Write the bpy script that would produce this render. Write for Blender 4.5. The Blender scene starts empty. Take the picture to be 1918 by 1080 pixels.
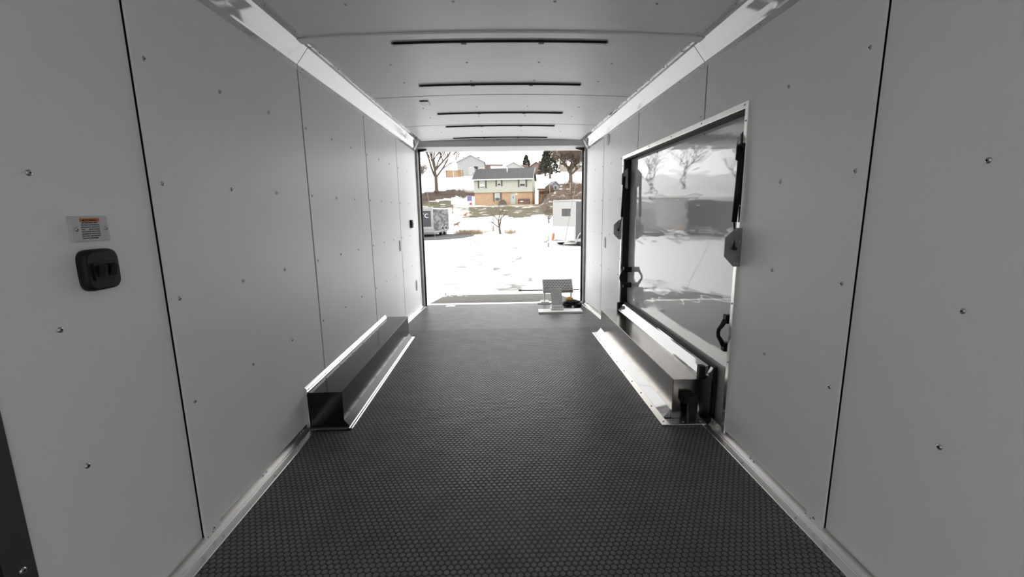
import bpy, bmesh, math, random
from mathutils import Vector, Matrix
PI = math.pi
C = bpy.context.scene.collection
sc = bpy.context.scene

# ------------------------------------------------------------------ camera
cam_d = bpy.data.cameras.new('camera'); cam = bpy.data.objects.new('camera', cam_d); C.objects.link(cam)
sc.camera = cam
cam_d.sensor_width = 36.0
cam_d.lens = 817.6 * 36.0 / 1918.0
cam_d.clip_start = 0.02; cam_d.clip_end = 3000
pit, yaw, rol = -0.1756, 0.0244, -0.0138
cp, sp, cy_, sy_, cr, sr = math.cos(pit), math.sin(pit), math.cos(yaw), math.sin(yaw), math.cos(rol), math.sin(rol)
F = Vector((sy_ * cp, cy_ * cp, sp)); R0 = Vector((cy_, -sy_, 0)); U0 = R0.cross(F)
R_ = R0 * cr + U0 * sr; U_ = U0 * cr - R0 * sr
m = Matrix.Identity(4)
for i in range(3):
    m[i][0] = R_[i]; m[i][1] = U_[i]; m[i][2] = -F[i]
m[0][3], m[1][3], m[2][3] = -0.0342, 0.0, 1.2884
cam.matrix_world = m

# ------------------------------------------------------------------ sky, sun, exposure
w = bpy.data.worlds.new('overcast_sky'); sc.world = w; w.use_nodes = True
bg = w.node_tree.nodes['Background']
bg.inputs[0].default_value = (1.0, 0.995, 0.98, 1); bg.inputs[1].default_value = 3.0
sun_d = bpy.data.lights.new('sun', 'SUN'); sun = bpy.data.objects.new('sun', sun_d); C.objects.link(sun)
sun_d.energy = 0.5; sun_d.angle = 0.35; sun_d.color = (1, .96, .9)
sun.rotation_euler = Vector((-0.62, -0.42, 0.72)).to_track_quat('Z', 'Y').to_euler()
sun.location = (-40, -30, 50)
sc.view_settings.view_transform = 'Standard'; sc.view_settings.look = 'None'
sc.view_settings.gamma = 1.0; sc.view_settings.use_curve_mapping = False
sc.view_settings.exposure = 0.0
sc.cycles.max_bounces = 14; sc.cycles.diffuse_bounces = 10; sc.cycles.glossy_bounces = 8

# ------------------------------------------------------------------ materials
def mat(name, col, rough=.5, metal=0., spec=.5, coat=0., bump=None, noise=None, ior=1.5):
    """bump=(scale xyz, strength, distance); noise=(scale, amount) varies the colour a little"""
    M = bpy.data.materials.new(name); M.use_nodes = True
    nt = M.node_tree; b = nt.nodes['Principled BSDF']
    b.inputs['Base Color'].default_value = (*col, 1); b.inputs['Roughness'].default_value = rough
    b.inputs['Metallic'].default_value = metal; b.inputs['Specular IOR Level'].default_value = spec
    b.inputs['IOR'].default_value = ior
    b.inputs['Coat Weight'].default_value = coat; b.inputs['Coat Roughness'].default_value = .03
    tc = nt.nodes.new('ShaderNodeTexCoord')
    if noise:
        n = nt.nodes.new('ShaderNodeTexNoise'); n.inputs['Scale'].default_value = noise[0]; n.inputs['Detail'].default_value = 6
        nt.links.new(tc.outputs['Object'], n.inputs['Vector'])
        r = nt.nodes.new('ShaderNodeMapRange'); r.inputs[1].default_value = .3; r.inputs[2].default_value = .7
        r.inputs[3].default_value = 1 - noise[1]; r.inputs[4].default_value = 1 + noise[1]
        nt.links.new(n.outputs[0], r.inputs[0])
        mx = nt.nodes.new('ShaderNodeMix'); mx.data_type = 'RGBA'; mx.blend_type = 'MULTIPLY'; mx.inputs[0].default_value = 1
        mx.inputs[6].default_value = (*col, 1); nt.links.new(r.outputs[0], mx.inputs[7])
        nt.links.new(mx.outputs[2], b.inputs['Base Color'])
    if bump:
        mp = nt.nodes.new('ShaderNodeMapping'); mp.inputs['Scale'].default_value = bump[0]
        nt.links.new(tc.outputs['Object'], mp.inputs['Vector'])
        n = nt.nodes.new('ShaderNodeTexNoise'); n.inputs['Scale'].default_value = 1; n.inputs['Detail'].default_value = bump[3] if len(bump) > 3 else 3
        nt.links.new(mp.outputs[0], n.inputs['Vector'])
        bp = nt.nodes.new('ShaderNodeBump'); bp.inputs['Strength'].default_value = bump[1]; bp.inputs['Distance'].default_value = bump[2]
        nt.links.new(n.outputs[0], bp.inputs['Height']); nt.links.new(bp.outputs[0], b.inputs['Normal'])
    return M

def emit(name, col, s):
    M = bpy.data.materials.new(name); M.use_nodes = True; b = M.node_tree.nodes['Principled BSDF']
    b.inputs['Base Color'].default_value = (*col, 1)
    b.inputs['Emission Color'].default_value = (*col, 1); b.inputs['Emission Strength'].default_value = s
    return M

def attr_mat(name, rough=.7, bump=(3., .3, .05)):
    M = bpy.data.materials.new(name); M.use_nodes = True; nt = M.node_tree; b = nt.nodes['Principled BSDF']
    a = nt.nodes.new('ShaderNodeAttribute'); a.attribute_name = 'Col'
    nt.links.new(a.outputs[0], b.inputs['Base Color']); b.inputs['Roughness'].default_value = rough
    b.inputs['Specular IOR Level'].default_value = .2
    tc = nt.nodes.new('ShaderNodeTexCoord'); n = nt.nodes.new('ShaderNodeTexNoise')
    n.inputs['Scale'].default_value = bump[0]; n.inputs['Detail'].default_value = 5
    nt.links.new(tc.outputs['Object'], n.inputs['Vector'])
    bp = nt.nodes.new('ShaderNodeBump'); bp.inputs['Strength'].default_value = bump[1]; bp.inputs['Distance'].default_value = bump[2]
    nt.links.new(n.outputs[0], bp.inputs['Height']); nt.links.new(bp.outputs[0], b.inputs['Normal'])
    return M

M = {}
M['wall'] = mat('white_painted_aluminium', (.90, .90, .905), .38, spec=.45, bump=((9, 9, 2.2), .035, .01), noise=(2.0, .012))
M['ceil'] = mat('white_ceiling_sheet', (.90, .905, .91), .36, spec=.45, bump=((5, 9, 5), .035, .01), noise=(2.0, .012))
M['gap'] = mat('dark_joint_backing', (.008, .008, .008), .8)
M['cove'] = mat('glossy_white_cove', (.50, .50, .495), .05, spec=.7, coat=1.0, bump=((3, 2.2, 3), .04, .02, 2), ior=1.7)
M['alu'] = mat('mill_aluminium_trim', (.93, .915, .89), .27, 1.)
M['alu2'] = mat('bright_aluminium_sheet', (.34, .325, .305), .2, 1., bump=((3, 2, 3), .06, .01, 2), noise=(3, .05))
M['steel'] = mat('screw_zinc', (.55, .55, .55), .3, 1.)
M['recess'] = mat('screw_recess', (.02, .02, .02), .6)
M['rubber'] = mat('black_coin_rubber', (.13, .13, .135), .36, spec=.5, noise=(6, .2))
M['mat'] = mat('shaded_rubber_mat', (.022, .022, .023), .40, spec=.4)  # same rubber darkened, painting the shade between the studs
M['black'] = mat('black_plastic', (.009, .009, .010), .42, spec=.28, bump=((300, 300, 300), .06, .001))
M['seal'] = mat('black_seal', (.01, .01, .01), .6)
M['blackbox'] = mat('black_coated_sheet', (.014, .014, .017), .16, spec=.22, bump=((2, .8, 2), .02, .01, 2))
M['door'] = mat('glossy_white_door_sheet', (.62, .62, .625), .02, spec=.6, coat=1.0, bump=((1, 1.3, 6.0), .26, .02, 2))
M['bracket'] = mat('dark_steel_bracket', (.33, .32, .31), .35, 1., noise=(12, .2))
M['frame'] = mat('grey_steel_frame', (.30, .29, .28), .45, .6, noise=(5, .15))
M['white'] = mat('white_plastic', (.75, .75, .74), .35)
M['whitep'] = mat('white_powder_coat', (.80, .82, .80), .35)
M['tread'] = mat('diamond_tread_plate', (.80, .79, .77), .4, .15)
M['treadd'] = mat('diamond_tread_recess', (.16, .16, .17), .5, .3)
M['orange'] = mat('orange_warning_print', (.62, .17, .06), .5)
M['ink'] = mat('black_print', (.02, .02, .02), .6)
M['ramp'] = mat('weathered_ramp_mat', (.105, .102, .092), .85, spec=.15, noise=(9, .12), bump=((60, 60, 60), .2, .003))
M['rod'] = mat('dark_steel_rod', (.10, .09, .085), .4, .8)
M['tan'] = mat('tan_cord', (.50, .28, .10), .6)
M['label'] = mat('pale_blue_label', (.62, .78, .85), .4)
M['snow'] = mat('snow', (.52, .52, .52), .7, spec=.2)
M['cable'] = mat('steel_cable', (.35, .34, .33), .4, .7)

# ------------------------------------------------------------------ helpers
ORG = {}
def link(o): C.objects.link(o); return o
def tag(o, label=None, cat=None, group=None, kind=None):
    for k, v in (('label', label), ('category', cat), ('group', group), ('kind', kind)):
        if v: o[k] = v
    return o
def thing(name, label, cat, loc, rz=0., group=None, kind=None):
    o = link(bpy.data.objects.new(name, None)); o.empty_display_size = .05
    o.location = loc; o.rotation_euler = (0, 0, rz)
    ORG[o.name] = Vector(loc) if rz == 0 else Vector((0, 0, 0))
    return tag(o, label, cat, group, kind)

class MB:
    def __init__(s): s.bm = bmesh.new()
    def box(s, x0, x1, y0, y1, z0, z1, mi=0):
        vs = [s.bm.verts.new((x, y, z)) for z in (z0, z1) for y in (y0, y1) for x in (x0, x1)]
        for f in ((0, 2, 3, 1), (4, 5, 7, 6), (0, 1, 5, 4), (1, 3, 7, 5), (3, 2, 6, 7), (2, 0, 4, 6)):
            s.bm.faces.new([vs[i] for i in f]).material_index = mi
        return s
    def hexa(s, p, mi=0):   # 8 points: bottom 4 ccw, top 4 ccw
        vs = [s.bm.verts.new(q) for q in p]
        for f in ((3, 2, 1, 0), (4, 5, 6, 7), (0, 1, 5, 4), (1, 2, 6, 5), (2, 3, 7, 6), (3, 0, 4, 7)):
            s.bm.faces.new([vs[i] for i in f]).material_index = mi
        return s
    def prism(s, poly, axis, a, b, mi=0):
        """poly: 2-D points; axis 'x': (y,z), 'y': (x,z), 'z': (x,y); swept from a to b"""
        def P(q, t): return {'x': (t, q[0], q[1]), 'y': (q[0], t, q[1]), 'z': (q[0], q[1], t)}[axis]
        A = [s.bm.verts.new(P(q, a)) for q in poly]; B = [s.bm.verts.new(P(q, b)) for q in poly]
        n = len(poly)
        fs = [s.bm.faces.new(A), s.bm.faces.new(B[::-1])]
        for i in range(n): fs.append(s.bm.faces.new((A[i], B[i], B[(i + 1) % n], A[(i + 1) % n])))
        for f in fs: f.material_index = mi
        return s
    def sweep(s, prof, path, mi=0, cap=True):
        """prof: list of (x,z) offsets; path: list of (dx, y, dz) stations along y"""
        rings = [[s.bm.verts.new((p[0] + dx, y, p[1] + dz)) for p in prof] for dx, y, dz in path]
        n = len(prof)
        for a, b in zip(rings, rings[1:]):
            for i in range(n): s.bm.faces.new((a[i], b[i], b[(i + 1) % n], a[(i + 1) % n])).material_index = mi
        if cap:
            s.bm.faces.new(rings[0]).material_index = mi; s.bm.faces.new(rings[-1][::-1]).material_index = mi
        return s
    def tube(s, pts, r, n=8, mi=0, closed=False, cap=True):
        pts = [Vector(p) for p in pts]; rs = r if isinstance(r, (list, tuple)) else [r] * len(pts)
        rings = []; up = None
        for i, p in enumerate(pts):
            if closed: d = pts[(i + 1) % len(pts)] - pts[i - 1]
            else: d = pts[min(i + 1, len(pts) - 1)] - pts[max(i - 1, 0)]
            d.normalize()
            if up is None:
                up = Vector((0, 0, 1)) if abs(d.z) < .9 else Vector((1, 0, 0))
            u = d.cross(up)
            if u.length < 1e-5: u = d.cross(Vector((0, 1, 0)))
            u.normalize(); v = u.cross(d); up = v
            rings.append([s.bm.verts.new(p + (u * math.cos(2 * PI * k / n) + v * math.sin(2 * PI * k / n)) * rs[i]) for k in range(n)])
        m_ = len(rings)
        for i in range(m_ if closed else m_ - 1):
            a, b = rings[i], rings[(i + 1) % m_]
            for k in range(n):
                f = s.bm.faces.new((a[k], a[(k + 1) % n], b[(k + 1) % n], b[k])); f.material_index = mi; f.smooth = True
        if cap and not closed:
            s.bm.faces.new(rings[0][::-1]).material_index = mi; s.bm.faces.new(rings[-1]).material_index = mi
        return s
    def cyl(s, c, ax, r, h, n=16, r2=None, mi=0):
        c = Vector(c); d = {'x': Vector((1, 0, 0)), 'y': Vector((0, 1, 0)), 'z': Vector((0, 0, 1))}[ax]
        return s.tube([c, c + d * h], [r, r if r2 is None else r2], n, mi)
    def poly(s, pts, mi=0):
        f = s.bm.faces.new([s.bm.verts.new(p) for p in pts]); f.material_index = mi; return s
    def build(s, name, mats, parent=None, bevel=0., segs=2, loc=None, smooth=False):
        bm = s.bm
        bmesh.ops.recalc_face_normals(bm, faces=bm.faces[:])
        if bevel > 0:
            es = [e for e in bm.edges if len(e.link_faces) == 2 and e.calc_face_angle(0) > .6]
            bmesh.ops.bevel(bm, geom=es, offset=bevel, segments=segs, profile=.6, affect='EDGES')
        org = Vector((0, 0, 0))
        if parent is not None: org = ORG[parent.name]
        elif loc is not None: org = Vector(loc)
        if org.length > 0: bmesh.ops.translate(bm, verts=bm.verts[:], vec=-org)
        me = bpy.data.meshes.new(name); bm.to_mesh(me); bm.free()
        for mm in (mats if isinstance(mats, (list, tuple)) else [mats]): me.materials.append(mm)
        if smooth:
            for p in me.polygons: p.use_smooth = True
        o = link(bpy.data.objects.new(name, me))
        if parent is not None: o.parent = parent
        elif loc is not None: o.location = loc
        ORG[o.name] = org
        return o
def box(name, mt, parent, x0, x1, y0, y1, z0, z1, bevel=0., loc=None):
    return MB().box(x0, x1, y0, y1, z0, z1).build(name, mt, parent, bevel, loc=loc)

def make_screw_mesh(r=.0085, h=.0045, n=10):
    bm = bmesh.new(); rings = []
    for rr, z in ((r, 0), (r * .95, h * .45), (r * .62, h * .9), (r * .36, h)):
        rings.append([bm.verts.new((rr * math.cos(2 * PI * k / n), rr * math.sin(2 * PI * k / n), z)) for k in range(n)])
    for a, b in zip(rings, rings[1:]):
        for k in range(n): bm.faces.new((a[k], a[(k + 1) % n], b[(k + 1) % n], b[k])).smooth = True
    c = bm.verts.new((0, 0, h * .55))
    for k in range(n): bm.faces.new((rings[-1][k], rings[-1][(k + 1) % n], c)).material_index = 1
    me = bpy.data.meshes.new('screw'); bm.to_mesh(me); bm.free()
    me.materials.append(M['steel']); me.materials.append(M['recess']); return me
SCREW = make_screw_mesh(); SCREW_S = make_screw_mesh(.006, .0035, 8)
DIRQ = {'+x': (0, PI / 2, 0), '-x': (0, -PI / 2, 0), '+z': (0, 0, 0), '-z': (PI, 0, 0), '-y': (PI / 2, 0, 0), '+y': (-PI / 2, 0, 0)}
def screw(parent, p, d, small=False, name='screw'):
    o = link(bpy.data.objects.new(name, SCREW_S if small else SCREW)); o.parent = parent
    o.location = Vector(p) - ORG[parent.name]; o.rotation_euler = DIRQ[d]; ORG[o.name] = ORG[parent.name]; return o

def dup(root, loc, rz=None, label=None, group=None):
    r = root.copy(); C.objects.link(r); r.location = loc
    if rz is not None: r.rotation_euler = (0, 0, rz)
    if label: r['label'] = label
    if group: r['group'] = group
    for ch in root.children:
        c = ch.copy(); C.objects.link(c); c.parent = r
        for g in ch.children:
            d = g.copy(); C.objects.link(d); d.parent = c
    return r

def text_mesh(name, txt, size, mt, parent, mw, extrude=.0004, align='LEFT', width=None):
    cu = bpy.data.curves.new(name, 'FONT'); cu.body = txt; cu.size = size; cu.extrude = extrude; cu.align_x = align; cu.resolution_u = 2
    t = bpy.data.objects.new(name, cu); C.objects.link(t)
    dg = bpy.context.evaluated_depsgraph_get(); dg.update()
    me = bpy.data.meshes.new_from_object(t.evaluated_get(dg)); bpy.data.objects.remove(t)
    if width:
        xs = [v.co.x for v in me.vertices]; k = width / (max(xs) - min(xs)); x0 = min(xs)
        for v in me.vertices: v.co.x = (v.co.x - x0) * k
    me.transform(mw); me.materials.clear(); me.materials.append(mt)
    o = link(bpy.data.objects.new(name, me))
    if parent is not None: o.parent = parent
    return o

random.seed(7)
W = 1.22; ZW = 2.166; ZC = 2.252
SL0, SLK = 4.7, .061
def fz(y): return 0. if y < SL0 else -(y - SL0) * SLK
YF = -2.6; YR = 6.42

# ------------------------------------------------------------------ walls
def panel(parent, side, poly, x_in, th=.006, name='panel'):
    mb = MB(); a = side * x_in; mb.prism(poly, 'x', a, a + side * th)
    return mb.build(name, M['wall'], parent, .0012, 1)
g = .0075
SD0, SD1, SDZ = -2.1, -1.1, 2.05      # unseen doorways added in both walls behind the camera to let daylight in
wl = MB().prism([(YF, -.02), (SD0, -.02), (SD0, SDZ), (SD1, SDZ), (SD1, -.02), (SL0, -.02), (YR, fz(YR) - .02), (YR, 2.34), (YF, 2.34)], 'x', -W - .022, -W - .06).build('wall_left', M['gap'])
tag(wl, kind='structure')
JL = [YF, 1.555, 2.807, 4.066, 5.269, YR]
JR = [YF, 1.503, 2.768, 4.072, 5.395, YR]
scol_z = (.59, .99, 1.40, 1.805)
lp = []
for i in range(5):
    y0, y1 = JL[i] + g, JL[i + 1] - g
    xin = W if i else W + .004
    z0, z1 = fz(y0), fz(y1)
    pl = [(y0, z0), (y1, z1), (y1, 2.20), (y0, 2.20)]
    if i == 0: pl = [(y0, 0), (SD0, 0), (SD0, SDZ), (SD1, SDZ), (SD1, 0)] + pl[1:]
    lp.append(panel(wl, -1, pl, xin))
st = MB().box(-W - .001, -W + .007, 1.5505, 1.642, 0, 2.19).build('joint_strip', M['wall'], wl, .002, 2)  # thin black gap before the strip stands in for its shadow line
for z in (.046,) + scol_z: screw(st, (-W + .006, 1.60, z), '+x')
for i, ys in ((0, (.355, .765, 1.17)), (1, (2.012, 2.408)), (2, (2.848, 3.267, 3.67)), (3, (4.105, 4.49, 4.89)), (4, (5.31, 5.80))):
    for y in ys:
        for z in scol_z:
            if y < 1 and z > 5: continue
            screw(lp[i], (-W if i else -W - .004, y, z), '+x')
for i, y in ((2, 2.845), (3, 4.10), (4, 5.305)): screw(lp[i], (-W, y, 2.125), '+x', True)

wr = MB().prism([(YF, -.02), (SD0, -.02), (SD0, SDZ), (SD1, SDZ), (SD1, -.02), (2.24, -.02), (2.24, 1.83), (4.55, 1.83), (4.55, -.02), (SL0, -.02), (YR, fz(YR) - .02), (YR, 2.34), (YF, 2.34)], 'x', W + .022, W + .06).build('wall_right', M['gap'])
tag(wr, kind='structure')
DY0, DY1, DZ = 2.275, 4.515, 1.80
rp = []
rp.append(panel(wr, 1, [(YF, 0), (SD0, 0), (SD0, SDZ), (SD1, SDZ), (SD1, 0), (JR[1] - g, 0), (JR[1] - g, 2.2), (YF, 2.2)], W + .004))
rp.append(panel(wr, 1, [(JR[1] + g, 0), (DY0, 0), (DY0, DZ), (JR[2] - g, DZ), (JR[2] - g, 2.2), (JR[1] + g, 2.2)], W))
rp.append(panel(wr, 1, [(JR[2] + g, DZ), (JR[3] - g, DZ), (JR[3] - g, 2.2), (JR[2] + g, 2.2)], W))
rp.append(panel(wr, 1, [(JR[3] + g, DZ), (DY1, DZ), (DY1, 0), (SL0, 0), (JR[4] - g, fz(JR[4])), (JR[4] - g, 2.2), (JR[3] + g, 2.2)], W))
rp.append(panel(wr, 1, [(JR[4] + g, fz(JR[4])), (YR, fz(YR)), (YR, 2.2), (JR[4] + g, 2.2)], W))
st = MB().box(W - .007, W + .001, 1.4985, 1.590, 0, 2.19).build('joint_strip', M['wall'], wr, .002, 2)  # black gap on its near side draws the strip's shadow line
for z in (.05, .61, 1.01, 1.41, 1.81): screw(st, (W - .006, 1.546, z), '-x')
for i, ys in ((0, (.32, .725, 1.13)), (1, (1.972,)), (3, (4.62, 5.03)), (4, (5.44, 5.86))):
    for y in ys:
        for z in (.60, 1.003, 1.40, 1.80): screw(rp[i], (W if i else W + .004, y, z), '-x')
for i, y, z in ((2, 2.815, 2.127), (2, 2.815, 1.847), (3, 4.118, 2.14), (3, 4.118, 1.853), (4, 5.43, 2.13)): screw(rp[i], (W, y, z), '-x', True)

wf = box('wall_front', M['wall'], None, -W - .06, W + .06, YF - .05, YF, -.06, 2.34); tag(wf, kind='structure')

# ------------------------------------------------------------------ ceiling (slightly arched sheets)
def zc(x): return ZC + .030 * (1 - (x / 1.16) ** 2)
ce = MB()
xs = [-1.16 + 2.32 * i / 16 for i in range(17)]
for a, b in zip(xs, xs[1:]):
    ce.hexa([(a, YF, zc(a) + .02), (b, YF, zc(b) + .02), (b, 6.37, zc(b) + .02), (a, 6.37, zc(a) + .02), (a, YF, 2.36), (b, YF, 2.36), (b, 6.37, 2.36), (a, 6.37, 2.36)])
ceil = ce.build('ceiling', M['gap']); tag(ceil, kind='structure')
JC = [YF, 1.45, 2.728, 4.01, 5.29, 6.35]
def arch(y0, y1, th, dz=0., xa=-1.16, xb=1.16, n=16):
    mb = MB(); X = [xa + (xb - xa) * i / n for i in range(n + 1)]
    lo0 = [mb.bm.verts.new((x, y0, zc(x) + dz)) for x in X]; lo1 = [mb.bm.verts.new((x, y1, zc(x) + dz)) for x in X]
    hi0 = [mb.bm.verts.new((x, y0, zc(x) + dz + th)) for x in X]; hi1 = [mb.bm.verts.new((x, y1, zc(x) + dz + th)) for x in X]
    for i in range(n):
        for q in ((lo0[i], lo0[i + 1], lo1[i + 1], lo1[i]), (hi0[i], hi1[i], hi1[i + 1], hi0[i + 1]), (lo0[i], hi0[i], hi0[i + 1], lo0[i + 1]), (lo1[i], lo1[i + 1], hi1[i + 1], hi1[i])):
            f = mb.bm.faces.new(q)
    for i in (0, n): mb.bm.faces.new((lo0[i], lo1[i], hi1[i], hi0[i]))
    return mb
cpn = [arch(a + .009, b - .009, .006).build('panel', M['ceil'], ceil) for a, b in zip(JC, JC[1:])]
arch(2.660, 2.735, .010, -.010).build('joint_strip', M['ceil'], ceil, .003, 2)
for i, ys in ((1, (2.31,)), (2, (3.18, 3.60)), (3, (4.45, 4.88)), (4, (5.75,))):
    for y in ys:
        for x in (-.752, -.241, .248, .745): screw(cpn[i], (x, y, zc(x)), '-z')

# ------------------------------------------------------------------ coves
def cove(side, name):
    pts = [(W, 2.128), (W - .003, 2.128), (W - .004, 2.158), (W - .010, 2.166), (W - .030, 2.190), (W - .062, 2.232), (W - .074, 2.246), (W - .090, 2.2495), (W - .120, 2.252), (W - .120, 2.262), (W, 2.262)]
    prof = [(side * a, b) for a, b in pts]
    t = thing(name, None, None, (side * W, 0, 2.2), kind='structure')
    for y0, y1 in ((YF, 2.797), (2.803, 5.655), (5.658, 6.36)):
        s = MB().sweep(prof, [(0, y, 0) for y in [y0 + (y1 - y0) * i / 6 for i in range(7)]]).build('cove_panel', M['cove'], t)
        y = y0 + .06 if y0 > 0 else .4
        while y < y1 - .03:
            screw(s, (side * (W - .0035), y, 2.143), '-x' if side > 0 else '+x', True)
            screw(s, (side * (W - .105), y + .04, 2.2505), '-z', True)
            y += .305
    # mitred corner piece at the rear
    q = MB(); sgn = side
    q.poly([(sgn * W, 6.30, 2.160), (sgn * (W - .080), 6.30, 2.252), (sgn * (W - .080), 6.345, 2.252), (sgn * (W - .02), 6.425, 2.17), (sgn * W, 6.425, 2.14)])
    q.poly([(sgn * W, 6.30, 2.163), (sgn * (W - .080), 6.30, 2.256), (sgn * (W - .080), 6.345, 2.256), (sgn * (W - .02), 6.425, 2.174), (sgn * W, 6.425, 2.144)])
    q.build('corner_piece', M['ceil'], t)
cove(-1, 'trim_1'); cove(1, 'trim_2')
# rear header: sloped cover and bright frame face
t3 = MB().prism([(6.345, 2.256), (6.352, 2.246), (6.425, 2.192), (6.44, 2.192), (6.44, 2.34), (6.345, 2.34)], 'x', -W, W).build('trim_3', mat('grey_header_sheet', (.40, .40, .40), .4)); tag(t3, kind='structure')  # grey colour stands in for metal mirroring the dark floor
t4 = MB().prism([(6.44, 2.190), (6.61, 2.146), (6.61, 2.34), (6.44, 2.34)], 'x', -W - .05, W + .05).build('trim_4', M['wall']); tag(t4, kind='structure')
for nm, s in (('trim_5', -1), ('trim_6', 1)):
    t = thing(nm, None, None, (s * 1.22, 6.5, 0), kind='structure')
    zb = fz(6.5) - .02
    a, b = sorted((s * (W + .045), s * (W - .028)))
    p = box('post', M['frame'], t, a, b, 6.425, 6.50, zb, 2.172, .003)
    a, b = sorted((s * (W - .008), s * (W - .050)))
    box('seal', M['seal'], t, a, b, 6.52, 6.56, zb, 2.160, .004)
    a, b = sorted((s * (W + .045), s * (W - .030)))
    box('outer_post', M['alu'], t, a, b, 6.50, 6.60, zb, 2.150, .003)
    a, b = sorted((s * (W - .02), s * (W - .15)))
    MB().prism([(a, 2.168), (b, 2.168), (b if s < 0 else a + .0, 2.158), ((a if s < 0 else b), 2.125)] if s < 0 else [(a, 2.168), (b, 2.168), (b, 2.125), (a, 2.158)], 'y', 6.5, 6.53).build('corner_seal', M['seal'], t)
    for z in (.1, .55, 1.0, 1.45, 1.9): screw(p, (s * (W - .0), 6.425, z), '-y', True)

# ------------------------------------------------------------------ floor of coin rubber
fl = MB().prism([(YF, -.012), (SL0, -.012), (6.62, fz(6.62) - .012), (6.62, fz(6.62) - .10), (SL0, -.10), (YF, -.10)], 'x', -W - .06, W + .06).build('floor', M['rubber']); tag(fl, kind='structure')
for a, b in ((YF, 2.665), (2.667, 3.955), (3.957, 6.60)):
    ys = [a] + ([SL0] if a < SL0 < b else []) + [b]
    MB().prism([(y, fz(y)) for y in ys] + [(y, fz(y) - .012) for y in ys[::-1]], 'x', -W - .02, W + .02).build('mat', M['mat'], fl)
PX, PY = .0255, .0221
sm = MB()
def stud_geo(bm, x, y, z, r=.0112, h=.0022, n=8):
    lo = []; hi = []
    for k in range(n):
        a = 2 * PI * (k + .5) / n; c, s_ = math.cos(a), math.sin(a)
        lo.append(bm.verts.new((x + r * c, y + r * s_, z))); hi.append(bm.verts.new((x + r * .84 * c, y + r * .84 * s_, z + h)))
    for k in range(n): bm.faces.new((lo[k], lo[(k + 1) % n], hi[(k + 1) % n], hi[k]))
    bm.faces.new(hi)
sb = bmesh.new(); stud_geo(sb, 0, 0, 0); STUD = bpy.data.meshes.new('stud'); sb.to_mesh(STUD); sb.free(); STUD.materials.append(M['rubber'])
cand = []; verts = []; faces = []
ring = [(math.cos(2 * PI * (k + .5) / 8), math.sin(2 * PI * (k + .5) / 8)) for k in range(8)]
row = 0; y = .9
while y < 6.57:
    x = -1.17 + (PX / 2 if row % 2 else 0)
    while x < 1.17:
        if not (2.46 < y < 4.45 and (x < -.965 or x > .93)):
            cand.append((x, y))
        x += PX
    y += PY; row += 1
near = sorted([c for c in cand if c[1] > 1.27 and abs(c[0] + .03) < 1.05], key=lambda c: (c[0] + .034) ** 2 * .3 + c[1] ** 2)[:300]
nset = set(near)
for x, y in near:
    o = link(bpy.data.objects.new('stud', STUD)); o.parent = fl; o.location = (x, y, fz(y))
for x, y in cand:
    if (x, y) in nset: continue
    b = len(verts); z = fz(y)
    verts += [(x + .0112 * c, y + .0112 * s_, z) for c, s_ in ring] + [(x + .0094 * c, y + .0094 * s_, z + .0022) for c, s_ in ring]
    faces += [(b + k, b + (k + 1) % 8, b + 8 + (k + 1) % 8, b + 8 + k) for k in range(8)] + [tuple(range(b + 8, b + 16))]
me = bpy.data.meshes.new('stud_field'); me.from_pydata(verts, [], faces); me.materials.append(M['rubber'])
o = link(bpy.data.objects.new('stud_field', me)); o.parent = fl; o['kind'] = 'stuff'
box('threshold_strip', M['alu'], fl, -W, W, 6.585, 6.65, fz(6.6) - .02, fz(6.6) + .002, .002)

# ------------------------------------------------------------------ baseboards
def baseboard(side, name, y_box0, y_box1):
    t = thing(name, None, None, (side * W, 0, 0), kind='structure')
    prof0 = [(0, -.004), (0, .048), (.004, .048), (.006, .026), (.014, .012), (.018, .009), (.020, .011), (.022, .008), (.052, .005), (.055, .002), (.055, -.004)]
    prof = [(side * (W - a), b) for a, b in prof0]
    for y0, y1 in ((YF, y_box0), (y_box1, 6.42)):
        st_ = [y0] + [v for v in (SL0, 5.4) if y0 < v < y1] + [y1]
        s = MB().sweep(prof, [(0, y, fz(y)) for y in st_]).build('angle_strip', M['alu'], t)
        if y0 < 0: gs = (1.17, 1.58, 1.99, 2.40)
        else: gs = (4.55, 5.0, 5.45, 5.9)
        d = '-x' if side > 0 else '+x'
        for gy in gs:
            if gy > y1 - .02: continue
            screw(s, (side * (W - .0045), gy - .018, fz(gy) + .034), d, True)
            screw(s, (side * (W - .0045), gy + .012, fz(gy) + .034), d, True)
            screw(s, (side * (W - .040), gy + .02, fz(gy) + .006), '+z', True)
baseboard(-1, 'baseboard_left', 2.47, 4.45); baseboard(1, 'baseboard_right', 2.42, 4.47)

# ------------------------------------------------------------------ side escape door (door_2)
d2 = thing('door_2', 'glossy white escape door in the right wall behind the aluminium wheel box', None, (1.26, 3.4, 0), kind='structure')
box('door_sheet', M['door'], d2, 1.285, 1.32, 2.27, 4.52, -.06, 1.81)
for n, (a, b, c, d) in {'top': (DY0 - .012, DY1 + .012, 1.782, 1.815), 'near': (2.262, 2.292, 0.03, 1.782), 'far': (4.498, 4.528, 0.03, 1.782)}.items():
    r = box('frame_rail', M['alu'], d2, W - .010, W + .004, a, b, c, d, .002)
    if n == 'top':
        for y in (2.30, 2.78, 3.26, 3.74, 4.2, 4.49): screw(r, (W - .010, y, 1.80), '-x', True)
    else:
        for z in (.16, .45, .78, 1.3, 1.72): screw(r, (W - .010, (a + b) / 2, z), '-x', True)
box('jamb', M['frame'], d2, W + .004, 1.33, 2.262, 4.528, 1.790, 1.812)
box('jamb', M['frame'], d2, W + .004, 1.33, 2.262, 2.285, 0, 1.79)
box('jamb', M['frame'], d2, W + .004, 1.33, 4.505, 4.528, 0, 1.79)
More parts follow.
